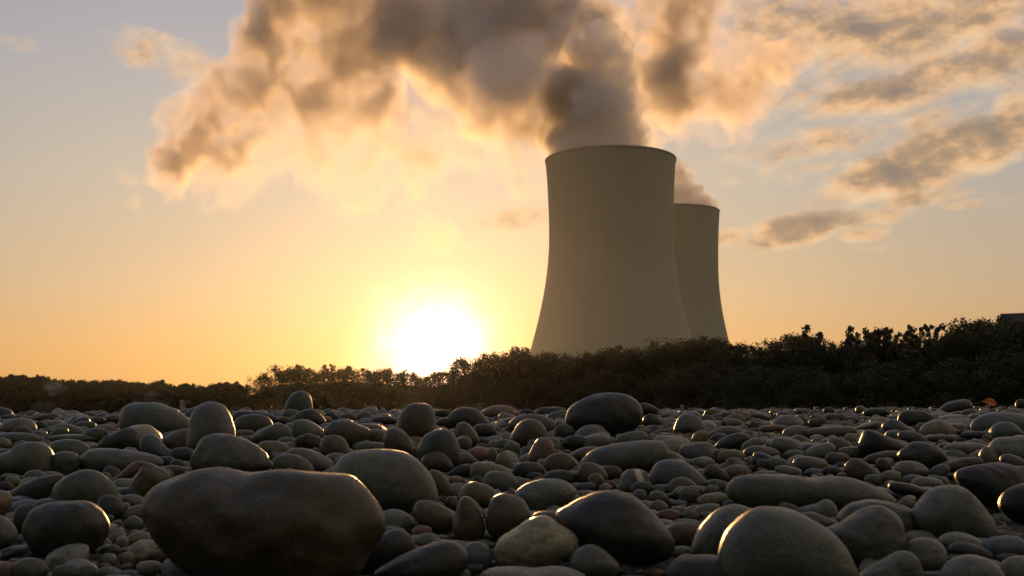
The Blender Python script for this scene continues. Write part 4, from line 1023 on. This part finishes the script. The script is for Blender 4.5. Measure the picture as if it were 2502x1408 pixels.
S('C', [(1236,540),(1255,460),(1285,415),(1340,425),(1420,460),(1500,495),(1572,535),(1550,600),(1420,625),(1290,605)], 'k', 'black triangular stone with a sharp peak on its left', 'black triangular stone', amp=0.02)
S('C', [(1508,590),(1550,530),(1610,495),(1700,500),(1780,535),(1832,590),(1825,650),(1720,695),(1600,655)], 'd', 'glossy dark stone with an uneven face right of the black triangular one', 'glossy dark stone', amp=0.09)
S('C', [(1463,700),(1500,645),(1580,625),(1660,645),(1722,705),(1685,760),(1540,760)], 'y', 'yellowish rounded stone below the glossy dark one', 'yellowish rounded stone')
S('C', [(1143,475),(1155,443),(1200,440),(1245,455),(1238,505),(1200,530),(1160,515)], 't', 'tan knob stuck to the left of the black triangular stone')
S('C', (1242,492,20,26), 'w', 'tiny white pebble between the tan knob and the black triangular stone', y0=545)
S('C', [(1353,650),(1370,615),(1410,613),(1450,640),(1474,695),(1445,725),(1385,705)], 'd', 'small dark upright knob with a lit tip left of the yellowish stone')
S('C', [(1137,670),(1170,620),(1220,608),(1290,640),(1370,700),(1405,750),(1300,765),(1170,735)], 'b', 'rough brown stone left of the small dark knob', 'rough brown stone', amp=0.09)
S('C', (910,652,115,55,8), 'y', 'pale yellow flattened stone behind the log-shaped one', 'pale yellow stone')
S('C', (1090,613,88,40), 'g', 'grey oval between the pale yellow and the rough brown stone')
S('C', (980,560,102,50,-15), 'l', 'light tilted stone left of the long greenish one')
S('C', (1205,575,117,46), 'n', 'long greenish stone at the left foot of the black triangular one')
S('C', (1405,610,135,48,-8), 'd', 'dark low stone in front of the black triangular one')
S('C', [(2115,580),(2160,490),(2240,465),(2356,455),(2440,470),(2500,560),(2450,660),(2250,650)], 'l', 'big pale rough stone at the right picture edge', 'big pale edge stone', amp=0.05)
S('C', [(2058,600),(2075,545),(2105,530),(2150,550),(2182,615),(2155,665),(2080,665)], 't', 'tan stone standing on end left of the big pale edge stone')
S('C', [(1725,690),(1800,640),(1950,605),(2050,605),(2065,655),(1900,715)], 'd', 'flat dark stone right of the yellowish rounded one')
S('C', (2290,640,100,48,22), 'g', 'grey stone sliding down before the big pale edge stone')
S('C', [(2128,440),(2160,380),(2220,360),(2290,380),(2352,445),(2300,495),(2160,495)], 'u', 'rounded bluish stone with a dark side before the large bluish hump', 'dark-sided bluish stone')
S('C', [(1998,415),(2030,340),(2120,305),(2230,298),(2340,320),(2450,380),(2405,455),(2100,460)], 'u', 'large bluish hump far back at the right picture edge', 'far bluish hump')
S('C', [(1643,440),(1680,380),(1760,348),(1830,360),(1893,425),(1865,475),(1700,475)], 'y', 'tan-grey dome left of the far bluish hump', 'tan-grey dome')
S('C', [(1498,360),(1520,300),(1600,288),(1700,300),(1762,355),(1705,405),(1560,405)], 'd', 'dark lumpy stone far back behind the tan-grey dome', amp=0.1)
S('C', [(1768,300),(1820,245),(1910,212),(1970,210),(2002,240),(1998,285),(1900,300),(1820,315)], 'd', 'dark roll-shaped stone slanting on the right skyline', 'dark roll-shaped stone')
S('C', (1355,302,82,34), 'd', 'dark oval stone just under the right skyline')
S('C', [(1398,400),(1430,355),(1490,350),(1560,390),(1592,440),(1480,465)], 'u', 'bluish rounded stone below the dark lumpy one')
S('C', [(-12,400),(20,330),(80,308),(150,330),(197,390),(192,440),(90,460),(0,440)], 'g', 'round grey stone right of the balanced boulder, a little apart', 'round grey stone')
S('C', [(105,490),(125,440),(165,420),(210,425),(222,465),(195,505),(140,515)], 't', 'small tan knob with a glowing side right of the round grey stone')
S('C', [(218,460),(270,410),(360,390),(440,410),(455,450),(350,485)], 'g', 'long grey stone behind the small tan knob')
S('C', (380,498,122,50,-20), 'd', 'dark greenish stone tilted up to the right')
S('C', (660,413,102,31,-3), 'r', 'reddish dark elongated stone in the far right field')
S('C', (800,433,78,45,-12), 'l', 'pale rounded stone next to the reddish elongated one')
S('C', [(868,460),(900,410),(1040,395),(1170,390),(1222,412),(1185,460),(1000,482)], 'g', 'long grey slab behind the tan knob', 'long grey slab')
S('C', (1085,338,85,34), 'g', 'grey stone behind the long grey slab')
S('C', (960,372,66,38), 'b', 'rough brownish stone left behind the long grey slab', amp=0.12)
S('C', [(1185,412),(1280,370),(1360,355),(1375,372),(1300,405),(1220,422)], 'w', 'slim pale splinter lying right of the long grey slab')
S('C', (570,334,66,26,10), 'd', 'dark slim stone with a lit back, left on the far right field')
S('C', (380,373,72,32), 'y', 'small pale oval behind the long grey stone')
S('C', (750,528,112,56,12), 'l', 'light oval stone with a brown neighbour in front')
S('C', (575,572,125,46), 'g', 'flat grey stone left of the light oval one', y0=615)
S('C', (515,525,80,44,-22), 'n', 'greenish tilted stone beside the dark greenish one')
S('C', (805,588,74,36), 'g', 'small flat stone below the light oval one')
S('C', (370,605,95,50), 't', 'tan smooth stone left of the flat grey one', 'tan smooth stone')
S('C', (285,602,44,50), 'd', 'small dark stone leaning on the left of the tan smooth one')
S('C', (180,645,88,40), 'l', 'light flat stone above the bluish hump')
S('C', [(188,700),(220,655),(280,660),(340,705),(362,760),(300,770),(220,745)], 'd', 'dark slanting stone between the bluish hump and the tan egg')
S('C', (405,702,78,55), 't', 'tan egg behind the left end of the log-shaped stone', 'tan egg')
S('C', (590,655,48,40), 'd', 'dark pebble right of the tan egg')
S('C', (682,650,68,45), 'g', 'grey pebble between the dark pebble and the pale yellow stone')
S('C', (762,700,92,40,10), 'l', 'pale flat pebble along the back of the log-shaped stone')
S('C', (862,668,72,40), 'd', 'dark flat pebble left under the pale yellow stone')
S('C', (935,710,66,30), 'u', 'small blue pebble over the dip of the log-shaped stone')
S('C', (1050,700,72,36), 'd', 'dark pebble right behind the log-shaped stone')
S('C', (85,855,66,64), 'g', 'round grey pebble left of the log-shaped stone', 'round grey pebble')
S('C', (240,825,48,34), 'g', 'small grey pebble near the left tip of the log-shaped stone')
S('C', [(-60,820),(-20,750),(60,740),(130,780),(165,830),(90,850),(-20,870)], 'b', 'mottled brown stone left behind the round grey pebble')
S('C', (275,795,78,40), 'n', 'dim flat stone at the left tip of the log-shaped stone')
S('C', (250,890,112,48,-6), 't', 'flat tan stone under the left end of the log-shaped one', 'flat tan stone')
S('C', (205,970,105,54,-10), 'g', 'flat dull stone above the pitted grey stone')
S('C', (100,1005,64,44), 'b', 'small brown stone left of the flat dull stone')
S('C', [(-90,1130),(-40,1060),(40,1040),(130,1045),(172,1090),(140,1180),(20,1215),(-70,1190)], 'b', 'dark brown block between the black-brown boulder and the pitted grey stone')
S('C', (30,1245,78,42), 'l', 'thin pale stone below the dark brown block')
S('C', [(1235,1420),(1320,1350),(1430,1290),(1500,1245),(1570,1240),(1630,1280),(1668,1370),(1675,1440),(1500,1515),(1300,1505)], 'n', 'greenish peaked stone at the bottom edge below the shield-shaped one', 'greenish peaked stone')
S('C', [(1540,1240),(1580,1170),(1660,1145),(1760,1160),(1820,1220),(1832,1310),(1770,1370),(1620,1370),(1550,1320)], 'l', 'light grey rounded stone right of the shield-shaped one', 'light grey rounded stone')
S('C', (1650,1150,112,52), 'l', 'pale flat stone behind the light grey rounded one', y0=1205)
S('C', [(1782,1180),(1830,1120),(1910,1108),(2000,1130),(2080,1180),(2135,1270),(2000,1290)], 'l', 'light smooth stone below the dark grey mound')
S('C', [(1842,1235),(1880,1180),(1960,1175),(2060,1210),(2155,1280),(2100,1320),(1950,1300)], 'k', 'flat black stone resting on the light smooth one', y0=1330)
S('C', (2220,1215,138,88), 'u', 'deep blue-grey stone in the shade by the lower right edge', 'shaded blue stone')
S('C', [(1785,1410),(1850,1320),(1950,1268),(2050,1265),(2150,1310),(2215,1390),(2205,1465),(1900,1485)], 'l', 'pale dome at the bottom edge, lower right', 'pale bottom dome')
S('C', (2310,1360,105,98), 'l', 'pale stone in the lower right corner')
S('C', (2245,1295,92,40), 'd', 'dark flat stone between the shaded blue and the corner stone')
S('C', (1720,1405,64,30), 'g', 'small grey pebble at the bottom between the greenish peaked stone and the pale dome')
S('C', (1930,1292,92,38), 'n', 'dim flat stone behind the pale dome at the bottom', y0=1340)
S('C', [(-70,1410),(-20,1310),(60,1275),(200,1262),(330,1275),(450,1310),(560,1360),(645,1430),(500,1520),(100,1520)], 'd', 'dark smooth boulder rising from the bottom edge left of the big glowing-rim egg', 'dark bottom boulder', amp=0.02)
S('C', (1660,705,60,32), 'g', 'grey pebble by the right of the yellowish rounded stone', y0=770)
S('C', (1780,700,75,45,-20), 'u', 'bluish tilted pebble between the flat dark stone and the black glinting boulder', y0=770)
S('C', (1455,740,72,50), 'y', 'pale stone with dark spots left of the flat black slab')
S('C', (1610,760,80,40), 'u', 'low bluish stone behind the flat black slab')
S('C', (1335,755,58,40), 'u', 'small bluish round pebble right of the log-shaped stone')
S('C', (1960,545,150,45), 'l', 'wide pale flat stone right of the glossy dark one')
S('C', (1790,480,85,30), 'd', 'low dark stone below the tan-grey dome')
S('C', (1600,470,95,42,15), 'g', 'grey slanting stone between the bluish rounded one and the glossy dark one')
S('C', (2020,455,95,30), 'd', 'thin dark stone before the far bluish hump')
S('C', (2110,475,40,26), 'b', 'little brown pebble left of the dark-sided bluish stone')
S('C', (1180,350,60,24), 'b', 'small brown stone behind the pale splinter')
S('C', (1250,285,35,32), 't', 'small tan knob on the skyline left of the dark oval')
S('C', (1035,290,38,28), 'd', 'small dark round stone on the right skyline')
S('C', (850,302,40,22), 'k', 'small black stone with a glint on the skyline')
S('C', (2140,318,55,24), 'd', 'dark stone under the orange leaf')
S('C', (2340,245,40,35), 'd', 'dark stone at the right end of the skyline')

# ---- an orange leaf caught on the stones
mLf, t, b, _ = material('autumn_leaf')
tc = t.n('ShaderNodeTexCoord').outputs['Object']
t.put(b.inputs['Base Color'], t.mix(t.noise(tc, 60.0, 3), (0.55, 0.13, 0.025), (0.70, 0.22, 0.04))); b.inputs['Roughness'].default_value = 0.5
lp = at_y(1652+2130*ZF, 900+232*ZF, ground_hit(1652+2130*ZF, 1019)-0.05); ls = 0.045
LV = []; LF = []
for j in range(9):
    q = j/8; wv = math.sin(math.pi*min(1, q*0.92+0.06))**0.8*0.55*(1+0.12*(j % 2))
    for i in (-1, -0.5, 0, 0.5, 1):
        LV.append(((q-0.5)*2*ls, i*wv*ls, 0.35*ls*(1-abs(i))*-1+0.25*ls*math.sin(q*3)))
for j in range(8):
    for i in range(4): LF.append((j*5+i, j*5+i+1, (j+1)*5+i+1, (j+1)*5+i))
leaf = mesh_obj('fallen_leaf', LV, LF, mLf); leaf.location = tuple(lp); leaf.rotation_euler = (math.radians(72), math.radians(14), math.radians(8))
tag(leaf, 'small orange leaf caught on the stones of the right skyline', 'leaf')
so = leaf.modifiers.new('thickness', 'SOLIDIFY'); so.thickness = 0.0012
# ---------------------------------------------------------------- every other stone of the bar, packed into the gaps
RF = np.random.default_rng(77)
CELL = 0.12; grid = {}
def gkey(x, y): return (int(math.floor(x/CELL)), int(math.floor(y/CELL)))
def put(x, y, rx, ry):
    for i in range(int(math.floor((x-rx)/CELL)), int(math.floor((x+rx)/CELL))+1):
        for j in range(int(math.floor((y-ry)/CELL)), int(math.floor((y+ry)/CELL))+1):
            grid.setdefault((i, j), []).append((x, y, rx, ry))
def free(x, y, r, k):
    for (a, b_, rx, ry) in grid.get(gkey(x, y), ()):
        if ((x-a)/(rx+r*k))**2+((y-b_)/(ry+r*k))**2 < 1: return False
    return True
for (x, y, rx, ry, zt, D) in FOOT: put(x, y, rx*0.95, ry*0.95)
# tall single stones must stay in view: nothing big may stand close before them
GUARD = [(q[1], q[4]) for q in STONES]
def hides(x, y, r):
    q = np.array([x, y, bar_z(x, y)+r*0.95])-np.array([0, 0, EYE]); dz = q@FWD
    u, v, w_ = CX+FPX*q[0]/dz, CY-FPX*(q@UPV)/dz, 0.8*r*FPX/dz
    if v < 997: return True
    for bb, D in GUARD:
        if D > y-0.02 and bb[0]-w_ < u < bb[2]+w_ and v < bb[1]+0.62*(bb[3]-bb[1]): return True
    return False
FILL = []
def scatter(n, rlo, rhi, ylo, yhi, k, lift=0.0, side=None):
    got = 0
    for _ in range(n):
        y = ylo+(yhi-ylo)*RF.random()**0.9; x = RF.uniform(-1, 1)*(0.52*y+0.25)
        if side: x = math.copysign(0.52*y+0.25+side*RF.random(), x)
        r = math.exp(RF.uniform(math.log(rlo), math.log(rhi)))
        if not free(x, y, r, k): continue
        if r > 0.024 and hides(x, y, r): continue
        put(x, y, r*0.82, r*0.82); FILL.append((x, y, r, lift)); got += 1
    return got
scatter(260, 0.085, 0.13, 4.0, 9.4, 0.85)
scatter(1800, 0.045, 0.085, 3.2, 9.6, 0.80)
scatter(4500, 0.028, 0.055, 2.2, 9.8, 0.78)
scatter(9000, 0.020, 0.034, 1.5, 9.5, 0.76)
scatter(7000, 0.012, 0.022, 1.1, 6.5, 0.82)
scatter(5000, 0.007, 0.013, 1.0, 3.8, 0.9)
scatter(900, 0.05, 0.11, 0.4, 9.6, 0.82, 0.0, 2.6)
scatter(3500, 0.024, 0.05, 0.4, 9.6, 0.80, 0.0, 2.4)
KEYS = ['g']*26+['l']*12+['d']*16+['b']*12+['t']*8+['n']*9+['u']*8+['y']*7+['p']*2+['r']*2+['w']*2
specs = []
for i, (x, y, r, lift) in enumerate(FILL):
    fl = RF.uniform(0.34, 0.72); el = RF.uniform(0.68, 1.0)
    rz = RF.uniform(0, math.pi); tx, ty = RF.normal(0, 0.16, 2)
    if RF.random() < 0.06: ty += RF.choice([-1, 1])*RF.uniform(0.4, 0.9)
    tone = KEYS[RF.integers(len(KEYS))]
    z = bar_z(x, y) + r*fl*RF.uniform(0.15, 0.75)
    specs.append([x, y, z, r, r*el, r*fl, rz, tx, ty, tone, i])

def project(p):
    q = np.asarray(p)-np.array([0, 0, EYE]); dz = q@FWD
    return CX+FPX*q[0]/dz, CY-FPX*(q@UPV)/dz, dz
# which of them show largest: paint all stones far to near as ellipses on a coarse canvas
QW, QH, Q0 = 834, 150, 970; buf = np.full((QH, QW), -1, np.int32)
items = [(f[5], 'h', i) for i, f in enumerate(FOOT)] + [(s[1], 's', i) for i, s in enumerate(specs)]
for dist, kd, i in sorted(items, key=lambda q: -q[0]):
    if kd == 'h': x0, y0_, x1, y1 = STONES[i][1]; 
    else:
        s = specs[i]; u, v, dz = project(s[:3]); rw = s[3]*0.9*FPX/dz; rh = (s[5]+0.15*s[3])*FPX/dz; x0, x1, y0_, y1 = u-rw, u+rw, v-rh, v+rh
    a0, a1 = (x0)/3, (x1)/3; b0, b1 = (y0_-Q0)/3, (y1-Q0)/3
    i0, i1, j0, j1 = max(0, int(a0)), min(QW, int(a1)+2), max(0, int(b0)), min(QH, int(b1)+2)
    if i0 >= i1 or j0 >= j1: continue
    gy_, gx_ = np.mgrid[j0:j1, i0:i1]
    msk = ((gx_+.5-(a0+a1)/2)/max(.4, (a1-a0)/2))**2+((gy_+.5-(b0+b1)/2)/max(.4, (b1-b0)/2))**2 <= 1
    buf[j0:j1, i0:i1][msk] = (i if kd == 's' else -1)
cnt = np.bincount(buf[buf >= 0], minlength=len(specs))
order = np.argsort(-cnt)
NSINGLE = 300-len(STONES)
single = [int(i) for i in order[:max(0, NSINGLE)]]; sset = set(single)

def stone_mesh(v, s, seed, amp=0.11):
    x, y, z, a, b_, c, rz, tx, ty = s[:9]
    R = np.random.default_rng(seed); e = R.uniform(0.66, 1.0)
    P = np.sign(v)*np.abs(v)**e
    P = P/np.maximum(1e-6, (np.abs(P)**2.2).sum(1)**(1/2.2))[:, None]
    P = P*(1+lumps(v, 2.0, amp, seed, 3)[:, None])
    P = P*np.array([a, b_, c])
    P[:, 2] *= 1+R.uniform(-.25, .25)*P[:, 0]/a
    cz, sz = math.cos(rz), math.sin(rz); ct, st = math.cos(tx), math.sin(tx); cu, su = math.cos(ty), math.sin(ty)
    Rm = np.array([[cz, -sz, 0], [sz, cz, 0], [0, 0, 1]])@np.array([[cu, 0, su], [0, 1, 0], [-su, 0, cu]])@np.array([[1, 0, 0], [0, ct, -st], [0, st, ct]])
    return P@Rm.T

COLN = {'g': 'grey', 'l': 'light grey', 'd': 'dark', 'b': 'brown', 't': 'tan', 'n': 'greenish', 'u': 'bluish', 'y': 'yellowish', 'p': 'pinkish', 'r': 'reddish', 'w': 'whitish', 'k': 'black'}
used = set(); named = [(q[1], q[2]) for q in STONES if q[2]]
def place_label(u, v, size, tone, flat, tilt):
    c = []
    for bb, sh in named:
        mx, my = (bb[0]+bb[2])/2, (bb[1]+bb[3])/2; hw, hh = (bb[2]-bb[0])/2, (bb[3]-bb[1])/2
        gx_, gy_ = max(0, abs(u-mx)-hw), max(0, abs(v-my)-hh)
        c.append((math.hypot(gx_, 1.6*gy_), u-mx, v-my, hw, hh, sh))
    c.sort(key=lambda q: q[0])
    form = 'tilted' if tilt else ('flat' if flat < 0.56 else 'round' if flat > 0.7 else 'oval')
    def rel(q):
        _, dx, dy, hw, hh, sh = q
        if abs(dx) > hw*0.9: side = 'right of' if dx > 0 else 'left of'
        else: side = 'in front of' if dy > 0 else 'behind'
        return side+' the '+sh
    for word in (size, ''):
        for q in c[:5]:
            for ext in (0, 1):
                L = ' '.join(w_ for w_ in (word, COLN[tone], form, 'stone', rel(q)) if w_)
                if ext: 
                    o_ = [z for z in c[:6] if z[5] != q[5]][0]; L += ', near the '+o_[5]
                if L not in used and len(L.split()) <= 16: used.add(L); return L
    return None
for i in single:
    s = specs[i]; u, v, dz = project(s[:3]); wpx = s[3]*2*FPX/dz
    V = stone_mesh(ico(4 if wpx > 70 else 3)[0], s, 5000+i)
    o = bpy.data.objects.new('river_stone', fast_mesh('river_stone', V, ico(4 if wpx > 70 else 3)[1], mSt)); COL.objects.link(o)
    o.location = (s[0], s[1], s[2]); k = RF.uniform(0.82, 1.2); b0 = TONE[s[9]]; o.color = (b0[0]*k, b0[1]*k, b0[2]*k, 1)
    lb = place_label(u, v, 'small' if wpx < 45 else 'middling' if wpx < 80 else 'larger', s[9], s[5]/s[3], abs(s[8]) > 0.4)
    tag(o, lb or 'small stone among many on the gravel bar', 'stone', 'single stones of the gravel bar')
    STONES.append((o, None, None, s[9], s[1]))
# the rest, past counting: one mass of pebbles
Vs = []; Fs = []; Ts = []; k = 0
for s in specs:
    if s[10] in sset: continue
    dz = s[1]; wpx = s[3]*2*FPX/max(.3, dz)
    lv = 3 if wpx > 34 else 2
    v, F = ico(lv)
    V = stone_mesh(v, s, 5000+s[10])+np.array(s[:3])
    Vs.append(V); Fs.append(F+k); k += len(v)
    kk = RF.uniform(0.8, 1.22); b0 = TONE[s[9]]; Ts.append(np.tile(np.array([b0[0]*kk, b0[1]*kk, b0[2]*kk, 1.0]), (len(v), 1)))
me = fast_mesh('pebbles', np.vstack(Vs), np.vstack(Fs), mPb)
ca = me.color_attributes.new('tint', 'FLOAT_COLOR', 'POINT'); ca.data.foreach_set('color', np.vstack(Ts).astype(np.float32).ravel())
o = bpy.data.objects.new('pebbles', me); COL.objects.link(o)
tag(o, 'mass of smaller pebbles filling the gravel bar between the single stones', 'pebbles', kind='stuff')
print('STONES single', len(STONES), 'fill', len(specs), 'verts', k, 'hero', len(FOOT), 'minvis', cnt[single[-1]] if single else None)
# ---------------------------------------------------------------- the evening air
mH, t, p = volume_mat('evening_air', (1.0, 0.96, 0.88), 0.000022, 0.82)
hz = bm_obj('haze', box_bm(-1100, 1100, -30, 1500, -2.6, 620), mH)
tag(hz, 'thin golden evening haze over the river and the wood', 'haze', kind='stuff')
# wisps of river mist before the wood
mM, t, p = volume_mat('river_mist', (1.0, 0.97, 0.92), 0.04, 0.3)
wisps = []
rm = random.Random(8)
def wisp(px, py, rpx, n, spread, flat=0.5):
    d = tree_dist(px)-14
    for i in range(n):
        wisps.append(ball(px+rm.uniform(-1, 1)*spread, py+rm.uniform(-1, 1)*spread*flat, rpx*rm.uniform(0.6, 1.2), d+rm.uniform(-3, 3)))
wisp(145, 952, 13, 6, 22); wisp(125, 985, 12, 7, 30, 0.6); wisp(108, 1000, 16, 4, 20); wisp(372, 968, 9, 6, 22); wisp(360, 990, 10, 5, 26, 0.5); wisp(410, 980, 8, 4, 14, 0.9)
for px in range(1180, 2200, 60): wisp(px, 1000, 13, 3, 34, 0.12)
V = []; F = []; k = 0; v0, f0 = ico(3)
for i, (c, r) in enumerate(wisps):
    q = v0*(1+lumps(v0, 2.0, 0.22, 900+i)[:, None])*r*np.array([1.3, 1.0, 0.75])
    V.append(q+c); F.append(f0+k); k += len(v0)
ms_ = bpy.data.objects.new('mist', fast_mesh('mist', np.vstack(V), np.vstack(F), mM)); COL.objects.link(ms_)
tag(ms_, 'thin wisps of river mist drifting low before the wood', 'mist', kind='stuff')
